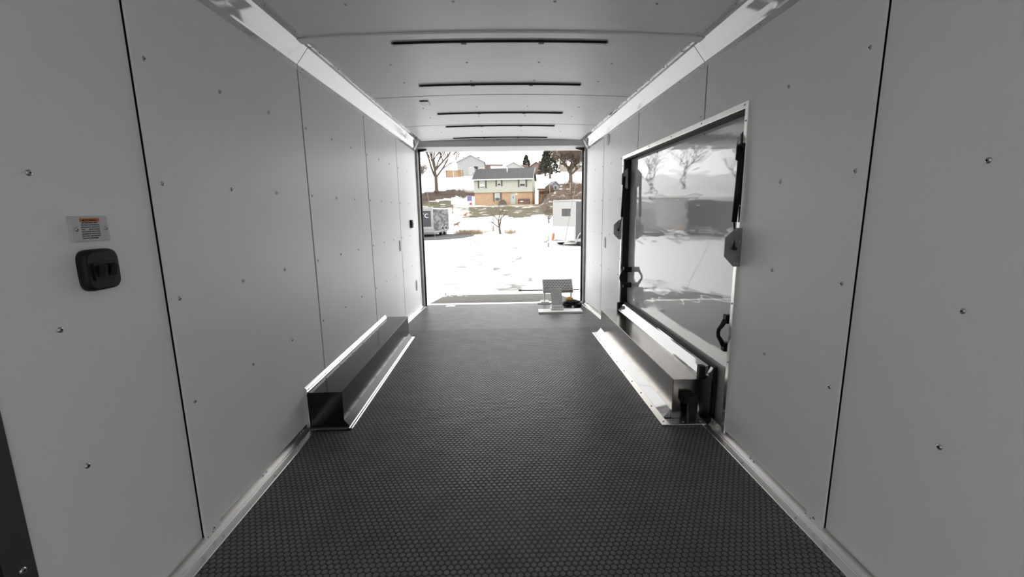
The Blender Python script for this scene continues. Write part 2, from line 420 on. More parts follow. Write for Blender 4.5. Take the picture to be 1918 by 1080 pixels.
for a, b, c, d in ((2.285, 4.505, 1.772, 1.790), (2.285, 2.300, 0, 1.772), (4.480, 4.505, 0, 1.772)):
    box('door_seal', M['seal'], d2, W + .006, 1.287, a, b, c, d, .003)
for y in (2.9, 3.75): screw(d2, (1.283, y, 1.755), '-x')
def pull_handle(y, zt, zb):
    h = MB(); x0, x1 = 1.284, 1.185
    for z, s in ((zt, -1), (zb, 1)):
        h.box(1.205, 1.285, y - .018, y + .018, min(z, z + s * .05), max(z, z + s * .05))
    h.tube([(1.21, y, zt - .03), (1.195, y, zt - .06), (1.178, y, zt - .085), (1.175, y, (zt + zb) / 2), (1.178, y, zb + .085), (1.195, y, zb + .06), (1.21, y, zb + .03)], [.014, .013, .011, .0105, .011, .013, .014], 10)
    return h.build('pull_handle', M['black'], d2, .004)
hn = pull_handle(2.335, .705, .495); hf = pull_handle(4.36, .715, .505)
tag(hn, 'black pull handle at the door edge nearest the camera'); tag(hf, 'black pull handle at the far door edge')
def gas_strut(y, sgn, xo):
    """two folded bracket plates and a gas spring; the plates stand out from the wall"""
    yb = y + sgn * .055
    up = MB().prism([(xo + .055, 1.69), (xo + .062, 1.50), (xo + .055, 1.49), (xo - .002, 1.535), (xo - .002, 1.635), (xo + .03, 1.675)], 'y', y - .003, y + .003)
    up.box(xo + .050, xo + .056, y, y + sgn * .05, 1.50, 1.68)
    u = up.build('upper_bracket', M['bracket'], d2)
    lo = MB().prism([(W, 1.185), (xo - .002, 1.185), (xo - .055, 1.135), (xo - .055, 1.04), (xo - .002, .985), (W, .985)], 'y', yb - .003, yb + .003)
    lo.box(W - .014, W - .008, yb, yb + sgn * .075 if False else yb + .04, .985, 1.185)
    l = lo.build('lower_bracket', M['bracket'], d2)
    for z in (1.172, 1.115, 1.045, .998):
        screw(l, (W - .030, yb - .003, z), '-y', True); screw(l, (W - .012, yb - .003, z), '-y', True)
    ym = y - .018
    g_ = MB().tube([(xo + .018, ym, 1.60), (xo + .006, ym - .002, 1.215)], .0135, 12).build('gas_cylinder', M['black'], d2)
    MB().cyl((xo + .018, ym - .016, 1.60), 'y', .012, .034, 10).build('ball_stud', M['seal'], d2)
    MB().tube([(xo + .006, ym - .002, 1.217), (xo - .008, yb - .018, 1.075)], .005, 8).build('strut_rod', M['rod'], d2)
    MB().cyl((xo - .008, yb - .025, 1.08), 'y', .009, .03, 10).build('ball_stud', M['seal'], d2)
    return y
gas_strut(2.305, -1, 1.187); gas_strut(4.45, 1, 1.187)
kb = MB().box(1.192, 1.222, 2.285, 2.30, 1.365, 1.435).build('strut_clip', M['alu'], d2)
screw(kb, (1.206, 2.285, 1.42), '-y', True); screw(kb, (1.206, 2.285, 1.38), '-y', True)

# ------------------------------------------------------------------ left wheel box
lb = thing('wheel_box', 'black coated wheel box along the left wall with aluminium trim strips', 'wheel box', (-1.1, 3.46, 0))
MB().prism([(-1.214, .003), (-1.005, .003), (-1.005, .231), (-1.214, .231)], 'y', 2.50, 4.42).build('cover', M['blackbox'], lb, .003)
MB().prism([(-1.006, .004), (-.972, .004), (-.972, .007), (-1.006, .050)], 'y', 2.503, 4.418).build('lower_flange', M['blackbox'], lb)
s = MB().prism([(-.988, .004), (-.950, .004), (-.950, .008), (-.956, .011), (-.966, .009), (-.972, .012), (-.988, .010)], 'y', 2.478, 4.43).build('floor_strip', M['alu'], lb)
y = 2.52
while y < 4.42: screw(s, (-.960, y, .010), '+z', True); y += .2
s = MB().prism([(-1.2195, .232), (-1.205, .232), (-1.203, .240), (-1.208, .246), (-1.206, .254), (-1.211, .262), (-1.2195, .268)], 'y', 2.49, 4.34).build('wall_strip', M['alu'], lb)
y = 2.52
while y < 4.33: screw(s, (-1.208, y, .250), '+x', True); y += .26
box('end_strip', M['frame'], lb, -1.214, -.952, 2.478, 2.50, .003, .008, .001)
box('end_strip', M['alu'], lb, -1.2195, -1.206, 2.485, 2.50, .01, .232, .002)

# ------------------------------------------------------------------ right wheel box
rb = thing('wheel_box', 'bare shiny aluminium wheel box in front of the white side door', 'wheel box', (1.1, 3.46, 0))
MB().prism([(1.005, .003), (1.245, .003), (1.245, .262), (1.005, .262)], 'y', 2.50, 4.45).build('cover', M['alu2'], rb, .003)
MB().prism([(1.176, .2622), (1.246, .2622), (1.246, .325), (1.232, .320), (1.212, .300), (1.188, .272), (1.176, .264)], 'y', 2.56, 4.41).build('upstand', M['cove'], rb)
box('end_seam', M['seal'], rb, 1.176, 1.179, 2.4985, 2.50, .03, .258)
MB().prism([(1.006, .004), (.962, .004), (.962, .008), (1.006, .062)], 'y', 2.52, 4.44).build('lower_flange', M['cove'], rb)
MB().prism([(1.20, .2622), (1.246, .2622), (1.262, .29), (1.262, .33), (1.246, .33), (1.225, .285)], 'y', 2.50, 2.53).build('end_lip', M['alu2'], rb)
s = MB().box(.918, .962, 2.42, 4.46, .003, .010).build('floor_strip', M['alu'], rb, .002)
y = 2.46
while y < 4.42: screw(s, (.940, y, .010), '+z', True); y += .215
s = box('end_strip', M['alu'], rb, .962, 1.19, 2.42, 2.497, .003, .009, .002)
for x in (.975, 1.06, 1.165): screw(s, (x, 2.452, .009), '+z', True)
box('end_strip', M['alu'], rb, .962, 1.06, 4.452, 4.478, .003, .009, .002)
for yy in (2.535, 4.425):
    b_ = MB().box(1.170, 1.208, yy - .022, yy + .022, .262, .338).build('rubber_bumper', M['seal'], rb, .008, 2)
MB().box(1.252, 1.270, 2.488, 4.47, .005, .338).build('edge_seal', M['seal'], rb, .004)
lt = MB().box(1.055, 1.118, 2.455, 2.50, .120, .185).build('latch_block', M['black'], rb, .008)
for x in (1.085, 1.108): screw(lt, (x, 2.455, .165), '-y', True)
lt = MB()
pts = [(2.452, .172), (2.440, .14), (2.436, .09), (2.434, .05), (2.436, .012)]
for (ya, za), (yb, zb) in zip(pts, pts[1:]):
    wa, wb = (.032 - .06 * (.17 - za)), (.032 - .06 * (.17 - zb))
    lt.hexa([(1.107 - wa, ya, za), (1.107 + wa, ya, za), (1.107 + wa, ya + .008, za), (1.107 - wa, ya + .008, za), (1.107 - wb, yb, zb), (1.107 + wb, yb, zb), (1.107 + wb, yb + .008, zb), (1.107 - wb, yb + .008, zb)])
lt.box(1.088, 1.126, 2.432, 2.452, .009, .022)
lt.build('latch_strap', M['seal'], rb)

# ------------------------------------------------------------------ strip lights and small fittings
names = ['nearest, largest ceiling strip light, hard behind the ceiling joint lip', 'second nearest ceiling strip light, in front of the thin ceiling seam', 'middle ceiling strip light, behind the small white square lamp', 'fourth ceiling strip light, right at the second thin ceiling seam', 'farthest ceiling strip light, just inside the rear header']
L0 = thing('strip_light', 'narrow dark ' + names[0], 'ceiling light', (-.015, 2.802, 0), group='strip lights across the ceiling')
def strip(x0, x1, y0, y1, z0, z1, nm, mt, n=8):
    mb = MB(); X = [x0 + (x1 - x0) * i / n for i in range(n + 1)]
    for a, b in zip(X, X[1:]):
        za, zb = zc(a), zc(b)
        mb.hexa([(a, y0, za + z0), (b, y0, zb + z0), (b, y1, zb + z0), (a, y1, za + z0), (a, y0, za + z1), (b, y0, zb + z1), (b, y1, zb + z1), (a, y1, za + z1)])
    return mb.build(nm, mt, L0)
strip(-.655, .625, 2.790, 2.812, -.013, -.0002, 'housing', M['seal'])
strip(-.645, .615, 2.792, 2.812, -.0142, -.0128, 'lens', mat('unlit_led_lens', (.35, .35, .34), .3))
for x in (-.232, .228): box('joint_clip', M['seal'], L0, x - .016, x + .016, 2.786, 2.814, zc(x) - .0155, zc(x) - .001)
for x in (-.655, .615): box('end_cap', M['white'], L0, x, x + .01, 2.790, 2.830, zc(x) - .0145, zc(x) - .0002)
for i, y in ((1, 3.687), (2, 4.702), (3, 5.384), (4, 6.20)):
    dup(L0, (-.015, y, 0), label='narrow dark ' + names[i])
dl = thing('dome_light', 'small white square lamp on the ceiling, left of centre', 'ceiling light', (-.70, 4.25, zc(-.7)))
MB().box(-.738, -.662, 4.165, 4.31, zc(-.7) - .009, zc(-.7) - .0005).build('housing', M['white'], dl, .003)
box('front_shade_edge', M['seal'], dl, -.738, -.662, 4.160, 4.165, zc(-.7) - .009, zc(-.7) - .001)  # black strip paints the shadow along the lamp's front
rl = thing('round_vent', 'white round cap high on the right wall near the rear', 'vent', (W, 5.185, 2.075))
MB().tube([(W, 5.185, 2.075), (W - .012, 5.185, 2.075), (W - .020, 5.185, 2.075)], [.062, .062, .052], 24).build('rim', M['wall'], rl)
MB().tube([(W - .020, 5.185, 2.075), (W - .0235, 5.185, 2.075)], [.036, .03], 20).build('centre_cap', M['wall'], rl)
sw = thing('wall_switch', 'small black switch box high on the left wall near the rear opening', 'switch', (-W, 5.86, 1.145))
MB().box(-W, -W + .03, 5.815, 5.905, 1.085, 1.19).build('body', M['black'], sw, .010, 3)
MB().box(-W + .03, -W + .038, 5.845, 5.885, 1.12, 1.155).build('button', M['frame'], sw, .003)
ov = thing('oval_plate', 'grey oval cover plate low on the left wall by the rear opening', 'cover plate', (-W, 6.04, .29))
pts = [(6.04 + .045 * math.cos(a), .285 + .075 * math.sin(a)) for a in [2 * PI * k / 24 for k in range(24)]]
MB().prism(pts, 'x', -W, -W + .008).build('plate', M['frame'], ov, .002)
screw(ov, (-W + .008, 6.04, .31), '+x', True); screw(ov, (-W + .008, 6.04, .26), '+x', True)
for nm, s, y0, z0, lab in (('strike_plate', -1, 5.175, .84, 'narrow upright slot plate on the left wall beside the last sheet joint'), ('strike_plate', 1, 5.22, .84, 'narrow upright white plate on the right wall beside the last sheet joint')):
    t = thing(nm, lab, 'plate', (s * W, y0, z0))
    a, b = sorted((s * W, s * (W - .008)))
    box('plate', M['white'], t, a, b, y0 - .022, y0 + .022, z0 - .0, z0 + .13, .002)
    a, b = sorted((s * (W - .008), s * (W - .0095)))
    box('slot', M['ink'], t, a, b, y0 - (.018 if s < 0 else -.010), y0 - (.004 if s < 0 else -.018), z0 + .01, z0 + .12)

# warning plate
wp = thing('warning_plate', 'grey cover plate with an orange printed warning on the left wall', 'sign', (-W - .004, 1.30, 1.256))
PXF = -W - .004 + .012
MB().box(-W - .004, PXF, 1.243, 1.357, 1.219, 1.290).build('plate', mat('grey_plate', (.60, .60, .60), .4), wp, .0025, 2)
screw(wp, (PXF, 1.256, 1.254), '+x', True); screw(wp, (PXF, 1.346, 1.254), '+x', True)
box('orange_band', M['orange'], wp, PXF, PXF + .0004, 1.2685, 1.330, 1.2745, 1.2845)
def plate_txt(txt, y, z, size, width, mt=M['ink'], nm='print_line'):
    mw = Matrix.Translation(Vector((PXF + .0006, y, z)) - Vector(wp.location)) @ Matrix(((0, 0, 1, 0), (1, 0, 0, 0), (0, 1, 0, 0), (0, 0, 0, 1)))
    return text_mesh(nm, txt, size, mt, wp, mw, .0002, width=width)
plate_txt('WARNING', 1.2845, 1.2764, .0085, .036)
MB().prism([(1.2755, 1.2762), (1.2835, 1.2762), (1.2795, 1.2832)], 'x', PXF + .0004, PXF + .0008).build('alert_triangle', M['ink'], wp)
lines = [('AIR CONDITIONING CIRCUIT', .0655, .050), ('THIS CONNECTION IS FOR AIR CON-', .0, .058), ('DITIONERS RATED 110/125VOLT AC,', 0, .058), ('60 HZ,          AMPERES MAXIMUM.', 0, .057), ('DO NOT EXCEED CIRCUIT RATING.', 0, .058), ('EXCEEDING THE CIRCUIT RATING', 0, .058), ('MAY CAUSE A FIRE AND RESULT', 0, .058), ('IN DEATH OR SERIOUS INJURY.', 0, .049)]
for i, (tx, _, wd) in enumerate(lines): plate_txt(tx, 1.2725 if i == 0 else 1.2695, 1.2700 - i * .0062, .0052, wd)
# socket plate
so = thing('switch_plate', 'black rounded double switch plate under the printed warning on the left wall', 'switch', (-W - .004, 1.305, 1.136))
pts = []
for k in range(40):
    a = 2 * PI * k / 40; c, s_ = math.cos(a), math.sin(a); e = .38
    pts.append((1.305 + .058 * math.copysign(abs(c) ** e, c) * (1 - .0 * abs(s_)), 1.136 + .060 * math.copysign(abs(s_) ** e, s_) * (1 - .10 * c * c)))
mb = MB()
rings = []
for k, (sc_, x) in enumerate(((1., -W - .004), (1., -W + .008), (.97, -W + .016), (.86, -W + .021))):
    rings.append([mb.bm.verts.new((x, 1.305 + (p[0] - 1.305) * sc_, 1.136 + (p[1] - 1.136) * sc_)) for p in pts])
for a, b in zip(rings, rings[1:]):
    for k in range(40): mb.bm.faces.new((a[k], a[(k + 1) % 40], b[(k + 1) % 40], b[k])).smooth = True
mb.bm.faces.new(rings[-1]); mb.bm.faces.new(rings[0][::-1])
mb.build('cover', M['black'], so)
MB().box(-W + .020, -W + .025, 1.268, 1.345, 1.108, 1.158).build('insert', M['black'], so, .0015)
for y in (1.289, 1.325):
    k = MB().prism([(-W + .024, 1.115), (-W + .026, 1.115), (-W + .036, 1.146), (-W + .032, 1.152), (-W + .024, 1.152)], 'y', y - .0125, y + .0125).build('rocker', M['black'], so, .002)
# side-entrance frame strip at the extreme lower left
t8 = thing('trim_7', None, None, (-W, .95, 0), kind='structure')
jf = box('frame_strip', M['frame'], t8, -W - .004, -W + .004, .925, .992, 0.05, 1.95, .002)
jf.data.materials[0] = mat('dark_olive_frame', (.055, .06, .055), .4)
for z in (.44, .95, 1.5): screw(t8, (-W + .004, .962, z), '+x')
box('jamb_seal', M['seal'], t8, -W - .03, -W + .003, .875, .925, 0.05, 1.95, .004)

# ------------------------------------------------------------------ things at the rear of the floor
lab = thing('floor_label', 'pale blue sticker lying flat on the floor near the ramp', 'label', (-.80, 6.42, fz(6.42)))
z = fz(6.42)
MB().prism([(-.875, 6.36), (-.742, 6.375), (-.735, 6.48), (-.868, 6.465)], 'z', z - .001, z + .004).build('sheet', M['label'], lab)
MB().prism([(-.82, 6.40), (-.78, 6.405), (-.78, 6.43), (-.82, 6.425)], 'z', z + .004, z + .0046).build('print', mat('blue_print', (.2, .35, .5), .5), lab)

def tread_bars(mb, p0, du, dv, nrm, nu, nv, l, wdt, mi=0):
    for i in range(nu):
        for j in range(nv):
            c = p0 + du * ((i + .5) / nu) + dv * ((j + .5) / nv)
            a = du.normalized(); b = dv.normalized(); s = 1 if (i + j) % 2 else -1
            d = (a + b * s * .9).normalized(); e = d.cross(nrm).normalized()
            q = [c - d * l - e * wdt, c + d * l - e * wdt, c + d * l + e * wdt, c - d * l + e * wdt]
            mb.hexa([v for v in q] + [v + nrm * .003 for v in q], mi)

# near step: flat white bar carrying an upright narrow tread plate
ns = thing('step', 'nearer step, narrow upright tread plate on a wide flat white bar', 'step', (.75, 5.75, fz(5.75)))
zb = fz(5.62) - .012
MB().hexa([(.45, 5.60, fz(5.60)), (1.035, 5.60, fz(5.60)), (1.055, 5.86, fz(5.86)), (.465, 5.86, fz(5.86)), (.45, 5.60, fz(5.60) + .026), (1.035, 5.60, fz(5.60) + .026), (1.055, 5.86, fz(5.86) + .026), (.465, 5.86, fz(5.86) + .026)]).build('base_bar', M['whitep'], ns, .003)
b0 = fz(5.75) + .024
MB().box(.628, .800, 5.735, 5.85, b0, b0 + .030).build('foot_plate', M['tread'], ns, .003)
MB().box(.638, .792, 5.755, 5.84, b0 + .030, b0 + .062).build('foot_block', M['tread'], ns, .003)
A = Vector((.642, 5.775, b0 + .062)); B = Vector((.642, 5.93, .225))
du = Vector((.150, 0, 0)); dv = B - A; nrm = du.cross(dv).normalized()
if nrm.y > 0: nrm = -nrm
q = [A, A + du, B + du, B]
mb = MB().hexa([v - nrm * .008 for v in q] + list(q)); mb.build('tread_plate', M['tread'], ns)
mb = MB(); tread_bars(mb, A, du, dv, nrm, 9, 14, .0075, .0018); o = mb.build('tread_pattern', M['treadd'], ns); o['kind'] = 'stuff'
# far step: wide tread plate on two legs
fs = thing('step', 'farther step, wide tilted tread plate on two thin legs and a white bar', 'step', (.8, 6.45, fz(6.45)))
MB().hexa([(.505, 6.43, fz(6.43)), (1.185, 6.43, fz(6.43)), (1.195, 6.575, fz(6.575)), (.515, 6.575, fz(6.575)), (.505, 6.43, fz(6.43) + .024), (1.185, 6.43, fz(6.43) + .024), (1.195, 6.575, fz(6.575) + .024), (.515, 6.575, fz(6.575) + .024)]).build('base_bar', M['whitep'], fs, .003)
b0 = fz(6.5) + .022
for x in (.615, 1.02):
    MB().box(x - .055, x + .065, 6.445, 6.56, b0, b0 + .022).build('foot_plate', M['whitep'], fs, .003)
    MB().box(x - .012, x + .012, 6.475, 6.50, b0 + .022, .06).build('leg', M['whitep'], fs, .002)
    MB().box(x - .010, x + .010, 6.477, 6.498, .02, .13).build('leg', M['rod'], fs, .002)
    MB().box(x - .012, x + .012, 6.498, 6.545, .074, .084).build('rod_hook', M['rod'], fs)
A = Vector((.590, 6.385, .112)); B = Vector((.590, 6.52, .262)); du = Vector((.440, 0, 0)); dv = B - A; nrm = du.cross(dv).normalized()
if nrm.y > 0: nrm = -nrm
q = [A, A + du, B + du, B]
MB().hexa([v - nrm * .008 for v in q] + list(q)).build('tread_plate', M['treadd'], fs)
mb = MB(); tread_bars(mb, A, du, dv, nrm, 20, 7, .011, .0030); o = mb.build('tread_pattern', M['tread'], fs); o['kind'] = 'stuff'
e = MB().box(.586, 1.034, 6.378, 6.392, .078, .113).build('front_lip', M['bracket'], fs, .002)
for x0, x1 in ((.583, .592), (1.028, 1.037)):
    MB().hexa([(x0, 6.378, .105), (x1, 6.378, .105), (x1, 6.392, .100), (x0, 6.392, .100), (x0, 6.512, .272), (x1, 6.512, .272), (x1, 6.53, .26), (x0, 6.53, .26)]).build('side_edge', M['tread'], fs)
rd = thing('crank_rod', 'long thin dark rod lying across the back of the farther step', 'rod', (.7, 6.53, .095))
MB().tube([(.265, 6.53, .098), (1.145, 6.53, .093)], .0085, 10).build('shaft', M['rod'], rd)
MB().tube([(.225, 6.53, .0982), (.27, 6.53, .098)], .012, 10).build('grip', M['seal'], rd)
MB().tube([(1.145, 6.53, .093), (1.165, 6.53, .092), (1.168, 6.53, .055)], .0035, 8).build('hook_wire', M['cable'], rd)
# coiled cord
co = thing('coiled_cord', 'coil of black power cord on the floor beside the steps', 'cord', (.97, 6.17, fz(6.17)))
pts = []; n = 150
for k in range(n):
    a = 2 * PI * k / 24; rr = .098 + .016 * math.sin(k * .9) + .012 * math.cos(k * .31)
    pts.append((.965 + rr * 1.05 * math.cos(a), 6.15 + rr * .9 * math.sin(a), fz(6.15 + rr * .9 * math.sin(a)) + .013 + .075 * k / n))
MB().tube(pts, .0125, 8).build('cord', M['black'], co)
z = fz(6.08)
MB().tube([(1.06, 6.10, z + .02), (1.085, 6.06, z + .03), (1.09, 6.05, z + .07)], [.022, .024, .018], 10).build('plug', M['seal'], co)
MB().tube([(.99, 6.03, z + .02), (1.02, 6.03, z + .035)], [.017, .019], 10).build('plug', M['seal'], co)
box('tag', M['white'], co, .955, .985, 6.018, 6.022, z + .012, z + .040)
tc_ = thing('tan_cord', 'short coil of tan cord lying on the black coil', 'cord', (.93, 6.19, fz(6.19) + .09))
pts = [(.935 + .05 * math.cos(2 * PI * k / 16) * (1 - k * .004), 6.125 + .05 * math.sin(2 * PI * k / 16), fz(6.125) + .116 + .00045 * k) for k in range(52)]
MB().tube(pts, .0115, 8).build('loops', M['tan'], tc_)

# ------------------------------------------------------------------ ramp door (door_1)
G = -.47
d1 = thing('door_1', 'lowered rear ramp door with a grey mat and a hinged end flap', None, (0, 6.65, -.12), kind='structure')
zt0, zt1 = -.118, -.372
MB().hexa([(-1.17, 6.66, zt0 - .07), (1.17, 6.66, zt0 - .07), (1.07, 8.72, zt1 - .07), (-1.17, 8.72, zt1 - .07), (-1.17, 6.66, zt0 - .006), (1.17, 6.66, zt0 - .006), (1.07, 8.72, zt1 - .006), (-1.17, 8.72, zt1 - .006)]).build('ramp_deck', M['alu'], d1)
MB().hexa([(-1.165, 6.68, zt0 - .008), (1.165, 6.68, zt0 - .008), (1.065, 8.71, zt1 - .007), (-1.165, 8.71, zt1 - .007), (-1.165, 6.68, zt0), (1.165, 6.68, zt0), (1.065, 8.71, zt1), (-1.165, 8.71, zt1)]).build('ramp_mat', M['ramp'], d1)
MB().tube([(-1.17, 6.655, zt0 + .0), (1.17, 6.655, zt0 + .0)], .008, 8).build('hinge', M['alu'], d1)
MB().hexa([(-.90, 8.73, zt1 - .03), (1.0, 8.73, zt1 - .03), (.96, 9.15, G - .0), (-.93, 9.15, G - .0), (-.90, 8.73, zt1 - .006), (1.0, 8.73, zt1 - .006), (.96, 9.15, G + .055), (-.93, 9.15, G + .055)]).build('end_flap', M['whitep'], d1)
for s, xt, xb in ((-1, -1.165, -1.165), (1, 1.165, 1.06)):
    c = MB().tube([(xt, 6.53, 2.13), (xb, 8.69, zt1 + .03)], .0032, 6).build('lift_cable', M['cable'], d1)
    MB().tube([(xb, 8.69, zt1 - .005), (xb, 8.69, zt1 + .06)], .007, 8).build('cable_anchor', M['rod'], d1)
for k in range(14):
    x = -1.12 + random.random() ** 1.5 * .55; y = 8.05 + random.random() * .55
    zz = zt0 + (zt1 - zt0) * (y - 6.68) / 2.03
    tag(MB().tube([(x - .02, y, zz + .002), (x, y, zz + .010), (x + .03 * random.random() + .02, y + .01, zz + .002)], [.004, .014, .004], 6).build('snow_clump', M['snow'], d1))

# ------------------------------------------------------------------ ground outside; outdoor positions below come from image pixels unprojected at fixed depths
from mathutils import noise as mnoise
def nz(x, y, s=1., o=0.): return mnoise.noise(Vector((x * s + o, y * s, o * .37)))
def lerp(tab, y):
    if y <= tab[0][0]: return tab[0][1]
    for (a, za), (b, zb) in zip(tab, tab[1:]):
        if y <= b: t = (y - a) / (b - a); return za + (zb - za) * t
    return tab[-1][1]
PL = [(34, G), (37, -.33), (41, .05), (50, .60), (60, 1.35), (72, 2.3), (80, 3.3), (91, 5.9), (100, 7.3), (130, 11.1), (160, 13.2), (220, 17), (420, 24)]
PC = [(34, G), (37, -.36), (41, .02), (50, .75), (60, 1.3), (70, 1.95), (82, 2.3), (94, 2.6), (103, 6.5), (130, 11.5), (160, 13.6), (220, 17), (420, 24)]
PR = [(34, G), (37, -.36), (41, .07), (50, .80), (60, 1.45), (70, 2.4), (80, 3.9), (92, 6.6), (110, 8.9), (130, 12.4), (160, 14.2), (220, 17), (420, 24)]
def sstep(a, b, x):
    t = min(1, max(0, (x - a) / (b - a))); return t * t * (3 - 2 * t)
def hz(x, y):
    u = x / max(y, 1.)
    if u < 0.02: t = sstep(-.108, -.068, u); return lerp(PL, y) * (1 - t) + lerp(PC, y) * t
    t = sstep(.085, .115, u); return lerp(PC, y) * (1 - t) + lerp(PR, y) * t
def mixc(a, b, t): return tuple(p + (q - p) * t for p, q in zip(a, b))
SN = (.60, .60, .60)
def hill_col(x, y):
    u = x / y; c = SN
    n1 = nz(x, y, .25, 3) + .5 * nz(x, y, .9, 9); n2 = nz(x, y, .6, 17) + .5 * nz(x, y, 1.8, 5)
    # straw patches on the bank
    if 35 < y < 50 and n2 > .45: c = mixc(c, (.36, .30, .21), .35)
    # olive grass strip in front of the house
    lo, hi = (49 + 2 * n1, 70 + 3 * n1) if u > -.095 else (58 + 3 * n1, 73 + 2 * n1)
    if u < -.11: lo, hi = 66 + 2 * n1, 80
    if lo < y < hi:
        g_ = mixc((0.056, 0.053, 0.021), (0.095, 0.079, 0.051), sstep(-.4, .5, n2)); k = 1.0 if n2 < .45 else .25
        if u < -.07 and u > -.105: k *= .35 if n2 > -.1 else .8
        c = mixc(c, g_, k)
    # brown leaf litter: left bank
    zz_ = hz(x, y)
    if u < -.05 and 2.8 + (u + .18) * 15 + .25 * n1 < zz_ < 4.9 + (u + .18) * 13 + .2 * n1 and 72 < y < 112:
        c = mixc((0.034, 0.017, 0.011), (0.063, 0.040, 0.025), sstep(-.5, .6, n2))
        if n2 > .62: c = SN
    # brown tangle to the right of the house
    if u > .073 and 66 + 3 * n1 < y < 93 + 2 * n1:
        c = mixc((0.067, 0.044, 0.028), (0.118, 0.092, 0.075), sstep(-.5, .6, n2))
        if n2 > .42: c = mixc(SN, c, .2)
    return c
ya = [33.6]
while ya[-1] < 100: ya.append(ya[-1] * 1.0125)
while ya[-1] < 420: ya.append(ya[-1] * 1.05)
us = [-.9 + .02 * i for i in range(30)] ; us += [-.30 + .0035 * i for i in range(172)]; us += [.30 + .02 * i for i in range(1, 25)]
us = sorted(set(round(u, 4) for u in us))
verts = []; cols = []
for y in ya:
    for u in us:
        x = u * y; z = hz(x, y) + (.10 * nz(x, y, .35, 2) + .05 * nz(x, y, 1.1, 4)) * sstep(34, 40, y)
        if y < 33.7: z = G - .3
        verts.append((x, y, z)); cols.append(hill_col(x, y))
nu = len(us); faces = [(j * nu + i, j * nu + i + 1, (j + 1) * nu + i + 1, (j + 1) * nu + i) for j in range(len(ya) - 1) for i in range(nu - 1)]
def colmesh(name, verts, faces, cols, mt):
    me = bpy.data.meshes.new(name); me.from_pydata(verts, [], faces); me.materials.append(mt)
    at = me.color_attributes.new('Col', 'FLOAT_COLOR', 'POINT')
    at.data.foreach_set('color', [v for c in cols for v in (*c, 1.)])
    for p in me.polygons: p.use_smooth = True
    return link(bpy.data.objects.new(name, me))
hill = colmesh('ground_hillside', verts, faces, cols, attr_mat('snowy_hillside', .75, (1.2, .6, .25))); tag(hill, kind='structure')
# parking lot: snow with tyre scuffs
verts = []; cols = []; X = [-90 + 4 * i for i in range(20)] + [-10 + .16 * i for i in range(126)] + [10.5 + 4 * i for i in range(21)]
Yv = [-20 + 4 * i for i in range(6)] + [2 + .16 * i for i in range(202)]
for y in Yv:
    for x in X:
        c = SN
        lane = min(abs(x + .9 + .05 * (y - 9) - .004 * (y - 14) ** 2), abs(x - .35 + .012 * (y - 9)))
        n = nz(x, y * .6, 2.1, 6) + .5 * nz(x, y, 5, 1)
        if 8 < y < 27 and lane < .6 and n > .12 + lane * .5: c = mixc(SN, (.10, .097, .09), min(.9, (n - .12) * 2.2))
        verts.append((x, y, G + .012 * nz(x, y, .8, 8))); cols.append(c)
nu = len(X); faces = [(j * nu + i, j * nu + i + 1, (j + 1) * nu + i + 1, (j + 1) * nu + i) for j in range(len(Yv) - 1) for i in range(nu - 1)]
lot = colmesh('ground_parking_lot', verts, faces, cols, attr_mat('snowy_lot', .75, (2.5, .35, .05))); tag(lot, kind='structure')
# bare gravel plus the left trailer's shade, painted as one dark patch
pts = [(-7.6, 28.0), (-6.0, 27.6), (-4.6, 28.0), (-3.4, 28.5), (-2.5, 30.0), (-2.1, 31.6), (-2.0, 33.2), (-2.6, 34.4), (-3.6, 35.2), (-5.2, 35.4), (-7.4, 33.0), (-8.0, 30.0)]
gp = MB().prism(pts, 'z', G + .0, G + .035).build('ground_gravel_shade', mat('shaded_gravel', (.059, .059, .057), .9, noise=(6, .4))); tag(gp, kind='structure')

# ------------------------------------------------------------------ parked trailers
TW = mat('white_trailer_skin', (0.296, 0.296, 0.293), .35); TG = mat('shaded_trailer_skin', (.059, .059, .062), .4, noise=(3, .25)); TB = mat('black_trailer_panel', (.028, .028, .040), .3)  # TG puts the shade on the trailer's side into its colour
def snowy_side(name):
    M_ = bpy.data.materials.new(name); M_.use_nodes = True; nt = M_.node_tree; b = nt.nodes['Principled BSDF']; b.inputs['Roughness'].default_value = .6
    tc = nt.nodes.new('ShaderNodeTexCoord'); mp = nt.nodes.new('ShaderNodeMapping'); mp.inputs['Scale'].default_value = (1.5, 1.6, 5)
    n = nt.nodes.new('ShaderNodeTexNoise'); n.inputs['Scale'].default_value = 1; n.inputs['Detail'].default_value = 6
    r = nt.nodes.new('ShaderNodeValToRGB'); r.color_ramp.elements[0].position = .40; r.color_ramp.elements[0].color = (0.036, 0.036, 0.040, 1); r.color_ramp.elements[1].position = .60; r.color_ramp.elements[1].color = (0.198, 0.198, 0.201, 1)
    nt.links.new(tc.outputs['Object'], mp.inputs[0]); nt.links.new(mp.outputs[0], n.inputs['Vector']); nt.links.new(n.outputs[0], r.inputs[0]); nt.links.new(r.outputs[0], b.inputs['Base Color'])
    return M_
TS = snowy_side('snow_spattered_shaded_side')  # dark grey paints the side's shade, pale spatter is stuck snow
TIRE = mat('tyre_rubber', (.016, .016, .016), .8); RIM = mat('wheel_rim', (.356, .356, .356), .4, .7)
REFL = mat('orange_reflector', (.593, .174, .079), .4)
def wheel(root, x, y, z, r, side):
    """wheel on the +x side of a trailer, local coordinates"""
    t = MB().tube([(x - .20 * side, y, z), (x - .17 * side, y, z), (x - .03 * side, y, z), (x, y, z)], [r * .9, r, r, r * .9], 20).build('wheel', TIRE, root)
    MB().tube([(x - .01 * side, y, z), (x + .012 * side, y, z)], [r * .58, r * .5], 14).build('rim', RIM, t)
    MB().tube([(x + .012 * side, y, z), (x + .03 * side, y, z)], [.05, .04], 8).build('hub_cap', M['black'], t)
